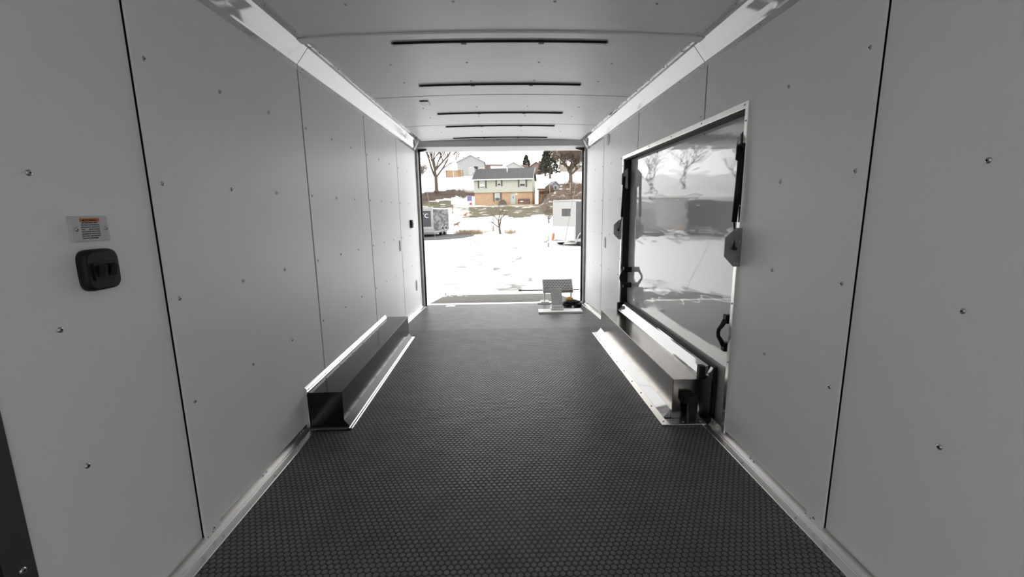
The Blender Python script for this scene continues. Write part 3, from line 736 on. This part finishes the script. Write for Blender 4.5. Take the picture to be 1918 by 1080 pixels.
def cargo_trailer(label, loc, rz, w_, l_, zb, zt, side_mat, front_mat, wheels, r, dark_panel=False, window=False, tongue=True, atp=False):
    """local frame: front face at y=0 (facing -y), body runs to +y, x across; z from the ground"""
    t = thing('cargo_trailer', label, 'trailer', loc, rz); h = w_ / 2
    MB().box(-h, h, .0, l_, zb, zt).build('body', front_mat, t, .03)
    MB().prism([(-h - .01, zt - .005), (-h + .06, zt + .07), (h - .06, zt + .07), (h + .01, zt - .005)], 'y', -.02, l_ + .02).build('roof', TW, t, .02)
    for s in (-1, 1):
        a, b = sorted((s * h, s * (h + .012)))
        box('side_sheet', side_mat, t, a, b, .06, l_ - .03, zb + .02, zt - .03)
        a, b = sorted((s * (h + .005), s * (h + .03)))
        for i, wy in enumerate(wheels):
            wheel(t, s * (h + .02), wy, r, r, s)
            arc = [(s * (h + .02), wy + (r + .07) * math.cos(q), r + (r + .07) * math.sin(q)) for q in [PI * k / 10 for k in range(11)]]
            MB().tube(arc, .035, 6).build('fender', TW, t)
        box('lower_rail', TW, t, a, b, .0, l_, zb - .04, zb + .10)
    MB().box(-h * .9, h * .9, .2, l_ - .2, zb - .12, zb - .01).build('chassis', M['frame'], t)
    if dark_panel:
        box('front_panel', TB, t, -h + .16, h - .16, -.012, .001, zb + .42, zt - .13)
        MB().prism([(-.0, zb), (-.02, zb + .3), (-.0, zb + .34)], 'x', -h, h).build('stone_guard', TW, t)
    if atp:
        box('stone_guard', mat('tread_stone_guard', (.442, .442, .435), .4), t, -h + .02, h - .02, -.015, .001, zb, zb + .70)
    if window:
        MB().box(-.12, .48, -.016, .001, zt - .72, zt - .36).build('window', mat('dark_window', (.040, .040, .043), .15), t, .012)
        box('window_bar', M['seal'], t, .175, .187, -.02, -.015, zt - .70, zt - .38)
    if tongue:
        tg = MB(); tl = 1.15
        for s in (-1, 1): tg.tube([(s * h * .75, .1, zb - .02), (s * .04, -tl, zb - .02)], .045, 6)
        tg.build('tongue', M['alu'], t)
        MB().tube([(0, -tl - .15, zb + .0), (0, -tl + .1, zb + .0)], [.05, .06], 8).build('coupler', M['frame'], t)
        MB().tube([(0, -tl + .12, .0), (0, -tl + .12, zb + .28)], .032, 8).build('jack', M['frame'], t)
        for x, y in ((-.72, -.06), (-.05, -.72)):
            MB().tube([(x, y, zb + .04), (x + .02, y, zb + .34)], .04, 8).build('reflector_marker', REFL, t)
    return t
LT_rz = -math.atan2(.143, 1.)
lt_ = cargo_trailer('white cargo trailer at the left with a black front panel and snow-stuck shaded side', (-5.76, 31.0 + .15, G), LT_rz, 2.1, 4.2, .34, 1.98, TS, TW, (2.2, 3.15), .33, dark_panel=True, tongue=False)
mw = Matrix.Translation((.16, -.014, 1.36)) @ Matrix.Rotation(PI / 2, 4, 'X')
text_mesh('letters', 'TC', .44, M['white'], lt_, mw, .003)
box('roof_vent', TW, lt_, -.5, -.1, .8, 1.2, 2.05, 2.16, .02)
RT_rz = math.radians(-54)
rt_ = cargo_trailer('white cargo trailer at the right edge with a small dark window', (3.13, 22.0, G), RT_rz, 1.6, 2.6, .27, 2.19, TG, TW, (.50,), .30, window=True, atp=True)
# trailers further left that only the glossy door mirrors
cargo_trailer('white cargo trailer parked second from the black-panelled one, seen mirrored in the door', (-8.7, 28.8, G), -.14, 2.2, 5.0, .36, 2.3, TW, TW, (2.4, 3.3), .33)
cargo_trailer('black cargo trailer parked farthest left, seen mirrored in the door', (-12.0, 27.0, G), -.14, 2.4, 5.5, .36, 2.35, TB, TB, (2.6, 3.5), .33)

# ------------------------------------------------------------------ trees
BARK = mat('grey_brown_bark', (0.100, 0.076, 0.059), .9, noise=(4, .3)); TWIG = mat('brown_twigs', (0.167, 0.124, 0.095), .9)
def bare_tree(name, label, loc, height, r0, seed, forks, spread=.6, levels=5, twig_from=3, kids=3, lean=(0, 0), trunk_frac=.3, group=None, cat='tree', n0=6, bark=None, twig=None):
    rnd = random.Random(seed); t = thing(name, label, cat, loc, group=group); L = Vector(loc)
    A = MB(); B = MB()
    def grow(p, d, length, r, lev):
        n = 4 if lev < 3 else 3; pts = [p]; rs = [r]; dd = d.copy()
        for i in range(n):
            dd = (dd + Vector((rnd.uniform(-1, 1), rnd.uniform(-1, 1), rnd.uniform(-.5, .9))) * (.13 + .03 * lev)).normalized()
            pts.append(pts[-1] + dd * length / n); rs.append(r * (1 - .38 * (i + 1) / n))
        (A if lev < twig_from else B).tube(pts, rs, n0 if lev < 2 else (4 if lev < 3 else 3), cap=False)
        if lev >= levels: return
        k = forks if lev == 0 else kids
        for j in range(k):
            ti = n if j == 0 and lev > 0 else rnd.randint(max(1, n - 2 - (1 if lev > 1 else 0)), n)
            base = pts[ti]; a = 2 * PI * (j + rnd.random() * .6) / k + lev
            side = Vector((math.cos(a), math.sin(a), 0)); sp = spread * rnd.uniform(.7, 1.3)
            nd = (dd * .55 + side * sp + Vector((0, 0, rnd.uniform(.15, .6)))).normalized()
            grow(base, nd, length * rnd.uniform(.58, .82) * (1.15 if lev == 0 else 1), max(rs[ti] * rnd.uniform(.55, .78), .011 * height / 8), lev + 1)
    d0 = Vector((lean[0], lean[1], 1)).normalized()
    A.tube([L - Vector((0, 0, .15)), L + d0 * height * .03], [r0 * 1.5, r0], n0)
    grow(L, d0, height * trunk_frac, r0, 0)
    A.build('trunk', bark or BARK, t); o = B.build('twigs', twig or TWIG, t); o['kind'] = 'stuff'
    return t
bare_tree('bare_tree', 'tall bare tree rising above the brown bank left of the house', (-12.4, 88, hz(-12.4, 88) - .1), 17, .36, 11, 7, .62, 6, trunk_frac=.32, kids=4)
bare_tree('bare_tree', 'bare tree at the far left edge of the rear opening', (-16.6, 84, hz(-16.6, 84) - .1), 12, .24, 5, 6, .8, 6, trunk_frac=.22, kids=4)
bare_tree('bare_tree', 'big spreading brown bare tree on the right above the tangled brush', (15.0, 95, hz(15, 95) - .1), 15.5, .46, 23, 7, 1.0, 6, trunk_frac=.24, kids=4)
bare_tree('bare_tree', 'small bare tree alone on the edge of the snowy lot', (-.05, 34.2, hz(-.05, 34.2) - .02), 2.9, .10, 31, 5, 1.0, 5, trunk_frac=.36)
bare_tree('bare_shrub', 'low bare bush beside the right-hand trailer', (4.6, 42, hz(4.6, 42) - .05), 3.6, .07, 8, 7, 1.1, 6, trunk_frac=.2, cat='shrub')
for i, (x, y, h, s) in enumerate(((-2.5, 162, 6.5, 41), (-5.5, 164, 6, 42), (13.5, 172, 8.5, 43))):
    bare_tree('bare_tree', ['pale bare tree behind the red-brown roof', 'faint bare tree right of the broad grey gable', 'bare tree rising behind the brown house'][i], (x, y, hz(x, y)), h, .14, s, 5, .5, 4, trunk_frac=.3)
for i, (x, y, h) in enumerate(((-26, 84, 12), (-34, 88, 13), (-44, 86, 12))):
    bare_tree('bare_tree', ['bare tree mirrored in the door, first beyond the left bank', 'bare tree mirrored in the door, second beyond the left bank', 'bare tree mirrored in the door, third beyond the left bank'][i], (x, y, hz(x, y)), h, .32, 60 + i, 5, .65, 4, trunk_frac=.32)
EV = mat('dark_evergreen', (.028, .030, .017), .8, noise=(2, .4))
def evergreen(label, loc, h, r, seed, n=900, trunk=.25):
    rnd = random.Random(seed); t = thing('evergreen_tree', label, 'tree', loc); L = Vector(loc)
    MB().tube([L - Vector((0, 0, .2)), L + Vector((0, 0, h * .9))], [trunk, .05], 6).build('trunk', BARK, t)
    v = []; f = []
    for k in range(n):
        q = rnd.random() ** .8; zz = h * (.12 + .88 * q); rr = r * (1 - q) ** .6 * (.55 + .45 * rnd.random()); a = rnd.random() * 2 * PI
        c = Vector((rr * math.cos(a), rr * math.sin(a), zz)); s = .22 + .3 * rnd.random()
        for _ in range(2):
            d1_ = Vector((rnd.gauss(0, 1), rnd.gauss(0, 1), rnd.gauss(0, .6))).normalized() * s; d2_ = Vector((rnd.gauss(0, 1), rnd.gauss(0, 1), rnd.gauss(0, 1))).normalized() * s * .6
            b = len(v); v += [tuple(c - d1_), tuple(c + d2_), tuple(c + d1_), tuple(c - d2_)]; f.append((b, b + 1, b + 2, b + 3))
    me = bpy.data.meshes.new('needles'); me.from_pydata(v, [], f); me.materials.append(EV)
    o = link(bpy.data.objects.new('needles', me)); o.parent = t; o['kind'] = 'stuff'
    return t
evergreen('tall dark evergreen behind the big spreading bare tree', (12.6, 112, hz(12.6, 112)), 11.0, 2.6, 3, 1000)
evergreen('low bushy evergreen in front of the red-brown fence', (12.4, 122, hz(12.4, 122)), 5.6, 2.2, 4, 600)
evergreen('round dark evergreen behind the brown house roof', (9.9, 166, hz(9.9, 166)), 7.4, 2.2, 6, 600)

# ------------------------------------------------------------------ houses
ROOF = mat('dark_grey_shingles', (0.056, 0.056, 0.059), .9, noise=(2, .15)); SID = mat('sage_siding', (.345, .35, .30), .7); BRK = mat('tan_brick', (.435, .300, .174), .85, noise=(1.5, .12))
SHUT = mat('olive_shutter', (.087, .075, .043), .7); GLASS = mat('dark_pane', (.024, .028, .032), .1); PANE = mat('pale_blind_pane', (.300, .332, .332), .3)
TRIMW = mat('white_trim', (0.454, 0.454, 0.436), .5); SNR = M['snow']
def brickwork(M_, sx, sz):
    nt = M_.node_tree; b = nt.nodes['Principled BSDF']; tc = nt.nodes.new('ShaderNodeTexCoord'); mp = nt.nodes.new('ShaderNodeMapping')
    mp.inputs['Rotation'].default_value = (PI / 2, 0, 0); br = nt.nodes.new('ShaderNodeTexBrick'); br.inputs['Scale'].default_value = 2.2
    br.inputs['Color1'].default_value = (0.392, 0.243, 0.137, 1); br.inputs['Color2'].default_value = (0.307, 0.195, 0.112, 1); br.inputs['Mortar'].default_value = (0.380, 0.307, 0.225, 1)
    nt.links.new(tc.outputs['Object'], mp.inputs[0]); nt.links.new(mp.outputs[0], br.inputs['Vector']); nt.links.new(br.outputs[0], b.inputs['Base Color'])
brickwork(BRK, 1, 1)
HZ0 = 2.3
h = thing('house', 'two-storey sage and tan brick house with a dark grey roof, centre of the view', 'house', (.60, 85.0, HZ0), math.radians(-9))
hw, hd = 5.55, 6.2
MB().box(-hw, hw, 0, hd, -.6, 2.50).build('brick_storey', BRK, h)
mb = MB().box(-hw - .05, hw + .05, -.25, hd + .05, 2.50, 4.98)
mb.prism([(-.25, 4.98), (hd + .05, 4.98), (hd / 2, 7.2)], 'x', -hw + .02, hw - .02)
mb.build('siding_storey', SID, h)
for z in [2.66 + .16 * k for k in range(15)]:
    pass
sb_ = MB()
for k in range(16): sb_.prism([(-.25, 2.52 + .153 * k), (-.272, 2.52 + .153 * k), (-.25, 2.66 + .153 * k)], 'x', -hw - .05, hw + .05)
o = sb_.build('siding_boards', SID, h); o['kind'] = 'stuff'
rf = MB().prism([(-.70, 4.86), (hd / 2, 7.05), (hd / 2, 7.22), (-.70, 5.03)], 'x', -hw - .28, hw + .28)
rf.prism([(hd + .5, 4.86), (hd / 2, 7.05), (hd / 2, 7.22), (hd + .5, 5.03)], 'x', -hw - .28, hw + .28)
rf = rf.build('roof', ROOF, h)
MB().box(-hw - .28, hw + .28, -.74, -.60, 4.74, 4.98).build('gutter', TRIMW, h)
MB().tube([(.62, 1.5, 6.0), (.62, 1.5, 7.15)], .11, 8).build('vent_pipe', TRIMW, h)
for s in (-1, 1):
    MB().prism([(-.72, 4.83), (hd / 2, 7.03), (hd + .5, 4.83), (hd + .5, 5.03), (hd / 2, 7.24), (-.72, 5.03)], 'x', s * (hw + .28), s * (hw + .33)).build('gable_board', TRIMW, h)
def hwin(x, z, w_, hh, sh=True, yb=-.25, lower=True, lowf=.5):
    f = box('window', TRIMW, h, x - w_ / 2, x + w_ / 2, yb - .06, yb + .02, z - hh / 2, z + hh / 2)
    box('pane', PANE, f, x - w_ / 2 + .08, x + w_ / 2 - .08, yb - .075, yb - .06, z + hh * .02, z + hh / 2 - .08)
    box('pane', GLASS if lower else PANE, f, x - w_ / 2 + .08, x + w_ / 2 - .08, yb - .075, yb - .06, z - hh / 2 + .1, z - hh / 2 + hh * lowf - .05)
    box('sash_bar', TRIMW, f, x - w_ / 2 + .05, x + w_ / 2 - .05, yb - .085, yb - .07, z - .03, z + .03)
    if sh:
        for s in (-1, 1):
            a = x + s * (w_ / 2 + .17); box('shutter', SHUT, h, a - .17, a + .17, yb - .05, yb + .02, z - hh / 2 - .05, z + hh / 2 + .05)
hwin(-3.95, 4.02, 1.05, 1.35, lowf=.22); hwin(-.72, 4.18, .68, .98, lowf=.5); hwin(3.75, 4.12, 1.08, 1.32, lowf=.45)
hwin(-1.12, 1.62, .98, 1.5, True, 0.0, lowf=.45)
dr = box('entry_door', mat('pale_door', (.284, .332, .316), .5), h, 1.45, 2.35, -.06, .02, .28, 2.20)
box('door_light', GLASS, dr, 1.86, 2.0, -.075, -.06, 1.35, 1.75)
box('wall_lamp', emit('lit_lamp', (1., .72, .35), 4.), h, 2.45, 2.70, -.16, -.0, 2.02, 2.22)
box('side_window', GLASS, h, hw + .05, hw + .07, 3.2, 4.1, 3.6, 4.6)
# things standing by the house wall
def blob(name, label, cat, loc, rx, ry, rz_, mt, seed=0, part='body'):
    t = thing(name, label, cat, loc); bm = bmesh.new(); bmesh.ops.create_icosphere(bm, subdivisions=3, radius=1)
    for v in bm.verts:
        k = 1 + .18 * mnoise.noise(v.co * 2.2 + Vector((seed, 0, 0))); v.co = Vector((v.co.x * rx * k, v.co.y * ry * k, max(-.25, v.co.z) * rz_ * k + rz_ * .25))
    me = bpy.data.meshes.new(part); bm.to_mesh(me); bm.free(); me.materials.append(mt)
    for p in me.polygons: p.use_smooth = True
    o = link(bpy.data.objects.new(part, me)); o.parent = t; return t
DARKC = mat('dark_tarpaulin', (.047, .043, .040), .8)
t = blob('covered_grill', 'dark rounded tarpaulin cover below the lower house window', 'grill cover', (.45, 83.6, HZ0), .80, .5, .85, DARKC, 3)
t = thing('garden_bench', 'dark reddish bench against the brick wall right of the house door', 'bench', (4.45, 83.4, HZ0 - .05))
RED = mat('dark_red_wood', (.111, .059, .059), .7)
box('seat', RED, t, 3.35, 5.6, 83.1, 83.7, HZ0 + .42, HZ0 + .62); box('backrest', RED, t, 3.35, 5.6, 83.7, 83.8, HZ0 + .75, HZ0 + 1.25)
for x in (3.4, 5.45): box('leg', RED, t, x, x + .1, 83.1, 83.8, HZ0 - .2, HZ0 + 1.0)
box('snow_cushion', SNR, t, 3.7, 4.35, 83.15, 83.6, HZ0 + .62, HZ0 + .80, .05)
t = thing('yard_flag', 'small purple banner standing at the left corner of the house', 'flag', (-5.85, 83.0, hz(-5.85, 83)))
box('pole', M['rod'], t, -5.32, -5.26, 83.0, 83.04, hz(-5.3, 83) - .1, 4.1); box('cloth', mat('purple_cloth', (.134, .103, .253), .8), t, -6.1, -5.32, 83.0, 83.02, 3.2, 4.1)
t = thing('yard_bin', 'red and white box at the left foot of the house', 'bin', (-5.6, 84.0, 2.2))
box('body', TRIMW, t, -6.0, -5.35, 83.6, 84.0, 2.2, 2.85, .03); box('lid', mat('red_lid', (.395, .047, .063), .6), t, -5.72, -5.33, 83.55, 84.02, 2.55, 2.9, .03)
t = thing('retaining_edge', 'long pale timber edge along the grass before the house', 'edging', (2, 76, 2.1)); box('timber', mat('pale_timber', (.300, .261, .198), .8), t, -2.5, 8.3, 76, 76.25, hz(2, 76) - .1, hz(2, 76) + .22)
t = thing('marker_cone', 'orange marker lying on the grass behind the left trailer', 'marker', (-3.95, 50.5, hz(-3.95, 50.5)))
zz = hz(-3.95, 50.5); MB().tube([(-4.15, 50.5, zz + .05), (-3.75, 50.5, zz + .42)], [.16, .07], 10).build('cone', mat('orange_cone', (.395, .118, .055), .6), t); box('base', M['white'], t, -4.5, -4.0, 50.35, 50.7, zz - .02, zz + .05)
# deer and post on the snowy bank
FUR = mat('tan_fur', (.190, .118, .067), .9)
zz = hz(-3.9, 39)
t = thing('deer', 'small tan deer standing on the snowy bank behind the left trailer', 'deer', (-3.92, 39.0, zz))
import itertools
def skin(name, pts, edges, rad, mt, parent):
    me = bpy.data.meshes.new(name); me.from_pydata([Vector(p) - ORG[parent.name] for p in pts], edges, [])
    o = bpy.data.objects.new(name, me); C.objects.link(o); o.parent = parent
    md = o.modifiers.new('skin', 'SKIN'); 
    for i, r in enumerate(rad): me.skin_vertices[0].data[i].radius = (r, r)
    me.skin_vertices[0].data[0].use_root = True
    o.modifiers.new('sub', 'SUBSURF').levels = 1
    dg = bpy.context.evaluated_depsgraph_get(); m2 = bpy.data.meshes.new_from_object(o.evaluated_get(dg))
    o.modifiers.clear(); o.data = m2; m2.materials.append(mt)
    for p in m2.polygons: p.use_smooth = True
    return o
x0, y0 = -3.92, 39.0; B_ = lambda dx, dy, dz: (x0 + dx, y0 + dy, zz + dz)
pts = [B_(-.16, 0, .36), B_(.02, 0, .37), B_(.14, 0, .38), B_(.22, 0, .49), B_(.30, 0, .54), B_(.385, 0, .50),
       B_(-.17, .05, .26), B_(-.20, .05, .14), B_(-.17, .05, 0), B_(-.15, -.05, .26), B_(-.18, -.05, .14), B_(-.15, -.05, 0),
       B_(.13, .05, .24), B_(.14, .05, .12), B_(.13, .05, 0), B_(.15, -.05, .24), B_(.16, -.05, .12), B_(.15, -.05, 0), B_(-.23, 0, .36)]
ed = [(0, 1), (1, 2), (2, 3), (3, 4), (4, 5), (0, 6), (6, 7), (7, 8), (0, 9), (9, 10), (10, 11), (2, 12), (12, 13), (13, 14), (2, 15), (15, 16), (16, 17), (0, 18)]
skin('body', pts, ed, [.095, .10, .095, .05, .045, .025, .04, .02, .016, .04, .02, .016, .034, .018, .015, .034, .018, .015, .025], FUR, t)
for s in (-1, 1): MB().tube([B_(.285, s * .02, .575), B_(.265, s * .05, .63)], [.018, .005], 6).build('ear', FUR, t)
zz = hz(-.55, 37)
t = thing('wooden_stake', 'short brown stake leaning on the snowy bank left of the lone tree', 'stake', (-.62, 37, zz))
MB().tube([(-.66, 37, zz - .02), (-.60, 37, zz + .46)], .055, 8).build('post', mat('brown_stake', (.269, .158, .087), .9), t)
t = thing('fallen_branch', 'thin brown stick lying across the snowy bank', 'branch', (-1.0, 35.6, hz(-1, 35.6)))
zz = hz(-1., 35.6)
MB().tube([(-1.3, 35.8, hz(-1.3, 35.8) + .05), (-.95, 36.4, hz(-.95, 36.4) + .07), (-.78, 36.9, hz(-.78, 36.9) + .06)], [.035, .03, .02], 6).build('stick', mat('straw_stick', (.395, .284, .158), .9), t)

def gable_house(name, label, loc, rz, w_, d, zw, zp, wall, roof, axis='y', over=.4, cat='house', wins=(), chim=None):
    """gable facing -y when axis='y' (ridge runs along y), ridge along x when axis='x'"""
    t = thing(name, label, cat, loc, rz); hh = w_ / 2; ORG[t.name] = Vector((0, 0, 0))
    mb = MB()
    if axis == 'y': mb.prism([(-hh, -1.), (hh, -1.), (hh, zw), (0, zp), (-hh, zw)], 'y', 0, d)
    else: mb.prism([(0, -1.), (d, -1.), (d, zw), (d / 2, zp), (0, zw)], 'x', -hh, hh)
    mb.build('walls', wall, t)
    rf = MB(); th = .18
    if axis == 'y':
        k = (zp - zw) / hh
        for s in (-1, 1): rf.prism([(0, zp + .02), (s * (hh + over), zw - over * k + .02), (s * (hh + over), zw - over * k + .02 + th), (0, zp + .02 + th)], 'y', -over, d + over)
    else:
        k = (zp - zw) / (d / 2)
        rf.prism([(d / 2, zp + .02), (-over, zw - over * k + .02), (-over, zw - over * k + .02 + th), (d / 2, zp + .02 + th)], 'x', -hh - over, hh + over)
        rf.prism([(d / 2, zp + .02), (d + over, zw - over * k + .02), (d + over, zw - over * k + .02 + th), (d / 2, zp + .02 + th)], 'x', -hh - over, hh + over)
    rf.build('roof', roof, t)
    for (x, z, ww, wh) in wins:
        f = box('window', TRIMW, t, x - ww / 2 - .08, x + ww / 2 + .08, -.06, .0, z - wh / 2 - .08, z + wh / 2 + .08)
        box('pane', GLASS, f, x - ww / 2, x + ww / 2, -.075, -.06, z - wh / 2, z + wh / 2)
    if chim: box('chimney', mat('brown_chimney', (.198, .118, .095), .9), t, chim[0] - .35, chim[0] + .35, chim[1], chim[1] + .7, zw, zp + chim[2])
    return t
WH = mat('white_house_wall', (.363, .363, .356), .7); GRY = mat('grey_gable_wall', (.284, .296, .288), .7); BRN = mat('brown_house_wall', (.158, .118, .099), .8); BEI = mat('beige_house_wall', (.261, .237, .190), .8)
RBR = mat('red_brown_roof', (.095, .059, .051), .9, noise=(1, .2)); DRF = mat('dark_slate_roof', (.095, .091, .095), .9)
zg = hz(-9, 140)
gable_house('house', 'wide white house with a broad grey gable, upper left', (-8.9, 140, zg), 0, 8.2, 10, 4.2, 6.2, GRY, SNR, wins=((1.6, 2.2, 1.3, 1.3),))
gable_house('house', 'dark roofed house showing just above the broad grey gable', (-9.6, 152, hz(-9.6, 152)), 0, 5.0, 8, 4.6, 6.6, WH, DRF, axis='x')
gable_house('house', 'bright white gabled house right of the red-brown roofs', (4.3, 140, hz(4.3, 140)), .25, 6.0, 9, 2.4, 3.9, WH, SNR)
gable_house('garage', 'low white garage with a snowy roof against the bright white gable', (.1, 134, hz(.1, 134)), .2, 4.0, 4.2, 1.1, 2.7, WH, SNR, axis='x', cat='garage')
gable_house('house', 'low house with a red-brown roof behind the white garage', (-2.2, 152, hz(-2.2, 152)), 0, 6.0, 6, 1.6, 3.9, BRN, RBR, axis='x')
gable_house('house', 'brown house with a chimney left of the evergreens', (11.6, 142, hz(11.6, 142)), -.25, 5.4, 9, 2.2, 3.9, BRN, RBR, wins=((1.2, 1.6, .8, 1.0),), chim=(.6, 2.5, .7))
gable_house('house', 'dark roofed house between the white gable and the brown house', (7.6, 156, hz(7.6, 156)), 0, 4.2, 4, 1.9, 3.6, mat('slate_wall', (.237, .229, .237), .8), RBR, axis='x')
gable_house('house', 'long beige house with a snowy roof at the far right', (25.2, 140, hz(25, 140)), 0, 10.5, 9, 2.0, 4.6, BEI, SNR, axis='x')
OR_ = mat('orange_wood_boards', (.245, .138, .063), .8, noise=(1.2, .15)); GPO = mat('grey_post', (.174, .158, .134), .8)
zf = hz(-14, 130)
t = thing('wooden_fence', 'orange-brown wooden fence of two panels behind the tall bare tree', 'fence', (-13.3, 130, zf))
for x0, x1 in ((-15.2, -13.35), (-12.9, -11.0)):
    for k in range(7):
        a = x0 + (x1 - x0) * k / 7; box('board', OR_, t, a + .01, a + (x1 - x0) / 7 - .01, 130 + .01 * (k % 2), 130.08 + .01 * (k % 2), zf - .3, zf + 2.0)
for x in (-15.5, -13.3, -10.8): box('post', GPO, t, x, x + .35, 130, 130.3, zf - .3, zf + 2.05)
zf = hz(-8.2, 131)
t = gable_house('shed', 'small bright white shed left of the grey house roof', (-8.15, 131, zf), 0, 1.7, 2, 1.9, 2.2, WH, SNR, over=.1, cat='shed')
t = gable_house('carport', 'white rounded carport cover above the left end of the grey roof', (-5.3, 134, hz(-5.3, 134)), 0, 2.9, 4, 1.6, 2.3, WH, SNR, over=.1, cat='carport')
t = thing('parked_car', 'dark car half hidden beside the small white shed', 'car', (-6.9, 128, hz(-6.9, 128)), 0)
zf = hz(-6.9, 128)
MB().prism([(-7.5, zf + .3), (-6.0, zf + .3), (-6.0, zf + .75), (-6.25, zf + .8), (-6.5, zf + 1.2), (-7.2, zf + 1.2), (-7.5, zf + .8)], 'y', 128, 130.5).build('body', DARKC, t, .05)
box('windscreen', GLASS, t, -7.15, -6.55, 127.97, 128.0, zf + .82, zf + 1.14)
for x in (-7.3, -6.2): MB().cyl((x, 127.98, zf + .3), 'y', .3, .2, 12).build('wheel', TIRE, t)
zf = hz(13.5, 134)
t = thing('board_fence', 'low red-brown board fence under the evergreens', 'fence', (13.5, 134, zf))
RF = mat('red_brown_boards', (.134, .071, .059), .85)
for k in range(18): box('board', RF, t, 10.9 + k * .3, 11.17 + k * .3, 134 + .01 * (k % 2), 134.06 + .01 * (k % 2), zf - .4, zf + 1.35)
t = thing('yellow_awning', 'low yellow awning behind the right end of the grey roof', 'awning', (6.9, 132, hz(6.9, 132)))
zf = hz(6.9, 132); MB().prism([(132, zf + 1.2), (134, zf + 1.75), (134, zf + 1.85), (132, zf + 1.35)], 'x', 4.6, 8.4).build('cloth', mat('yellow_cloth', (.395, .253, .079), .7), t)
for x in (4.7, 8.2): box('pole', GPO, t, x, x + .08, 132.1, 132.2, zf - .2, zf + 1.25)
t = thing('red_garage_door', 'dark red garage door beside the satellite dish', 'garage door', (.2, 136.5, hz(.2, 136.5)))
zf = hz(.2, 136.5)
for k in range(3): box('door_panel', mat('dark_red_door', (.174, .040, .047), .7), t, -.7, .9, 136.5, 136.56, zf - .2 + k * .45, zf + .22 + k * .45)
t = thing('satellite_dish', 'small dark satellite dish by the bright white gable', 'dish', (2.6, 131, hz(2.6, 131)))
zf = hz(2.6, 131); MB().tube([(2.6, 131, zf - .2), (2.6, 131, zf + 1.3)], .04, 6).build('mast', GPO, t); MB().tube([(2.5, 130.9, zf + 1.35), (2.45, 130.7, zf + 1.45)], [.12, .42], 14).build('bowl', mat('dark_dish', (.118, .126, .134), .5), t)
# yard to the right of the brick house
zf = hz(8.6, 86)
t = thing('wooden_coop', 'orange-brown wooden coop right of the house', 'coop', (8.6, 88, hz(8.6, 88)))
zf = hz(8.6, 88)
for k in range(8): box('board', OR_, t, 7.6 + k * .32, 7.9 + k * .32, 88, 88.06 + .01 * (k % 2), zf - 1.4, zf + 1.7)
box('opening', mat('dark_brown_opening', (.095, .055, .032), .9), t, 7.9, 9.1, 87.95, 88.0, zf + .75, zf + 1.35)
MB().box(7.5, 10.3, 87.9, 90, zf + 1.7, zf + 1.85).build('roof', mat('brown_boards', (.142, .095, .059), .9), t)
box('rail', GPO, t, 7.6, 10.1, 87.93, 88, zf + .45, zf + .53)
gable_house('dog_house', 'small grey dog house among the brush right of the coop', (10.7, 86, hz(10.7, 86) - .2), .3, 1.5, 1.8, 1.0, 1.6, mat('grey_boards', (.205, .213, .229), .8), mat('slate_shingle', (.174, .174, .198), .9), over=.15, cat='dog house', wins=((0, .55, .5, .6),))
t = blob('dark_bush', 'dark round bush between the coop and the dog house', 'bush', (9.3, 84, hz(9.3, 84)), .9, .8, 1.1, mat('dark_bush_leaf', (.063, .043, .030), .9, noise=(5, .5)), 9)
# tangled brush and straw, countless stems
rnd = random.Random(77)
mb = MB()
for k in range(2600):
    y = rnd.uniform(70, 92); x = y * rnd.uniform(.086, .235)
    if (y > 80.5 and x < 13.2) or x < 7.4 or min((x - q[0]) ** 2 + (y - q[1]) ** 2 for q in ((10.7, 86), (10.7, 84.5), (9, 80), (12.3, 78), (15.6, 80), (17.3, 83))) < 1.5 or abs(y - 76.1) < .9: continue
    z0 = hz(x, y); L = rnd.uniform(.5, 1.7)
    d = Vector((rnd.uniform(-1, 1), rnd.uniform(-1, 1), rnd.uniform(.2, 1.2))).normalized()
    p = Vector((x, y, z0 - .05)); q = p + d * L * .6; r = q + (d + Vector((rnd.uniform(-.6, .6), rnd.uniform(-.6, .6), -.3))).normalized() * L * .5
    mb.tube([p, q, r], [.03, .022, .008], 3, cap=False)
o = mb.build('brush', mat('tangled_twigs', (0.174, 0.129, 0.098), .9, noise=(.5, .4))); tag(o, 'tangled brown brush on the slope right of the house', 'brush', kind='stuff')
for k, (x, y, h_) in enumerate(((9.0, 80, 1.9), (12.3, 78, 2.2), (15.6, 80, 2.6), (17.3, 83, 2.2))):
    t = thing('wooden_post', ['thin post nearest the house corner', 'thin post below the dog house', 'pale leaning post left of the last one in the brush', 'pale post at the right edge of the brush'][k], 'post', (x, y, hz(x, y)))
    MB().tube([(x, y, hz(x, y) - .1), (x + .1 * (k - 1), y, hz(x, y) + h_)], .07, 6).build('pole', mat('pale_post', (.253, .213, .174), .9), t)
mb = MB()
for k in range(900):
    c = rnd.choice(((-3.1, 34.4), (-2.7, 34.5), (-1.75, 34.6), (-2.3, 34.5), (.75, 34.6)))
    x = c[0] + rnd.gauss(0, .28); y = c[1] + rnd.gauss(0, .4); z0 = hz(x, y); L = rnd.uniform(.15, .42)
    mb.tube([(x, y, z0 - .05), (x + rnd.uniform(-.06, .06), y, z0 + L * .6), (x + rnd.uniform(-.16, .16), y, z0 + L)], [.009, .007, .002], 3, cap=False)
o = mb.build('dry_grass', mat('dry_straw', (.284, .221, .142), .9)); tag(o, 'dry straw grass tufts along the foot of the snowy bank', 'grass', kind='stuff')
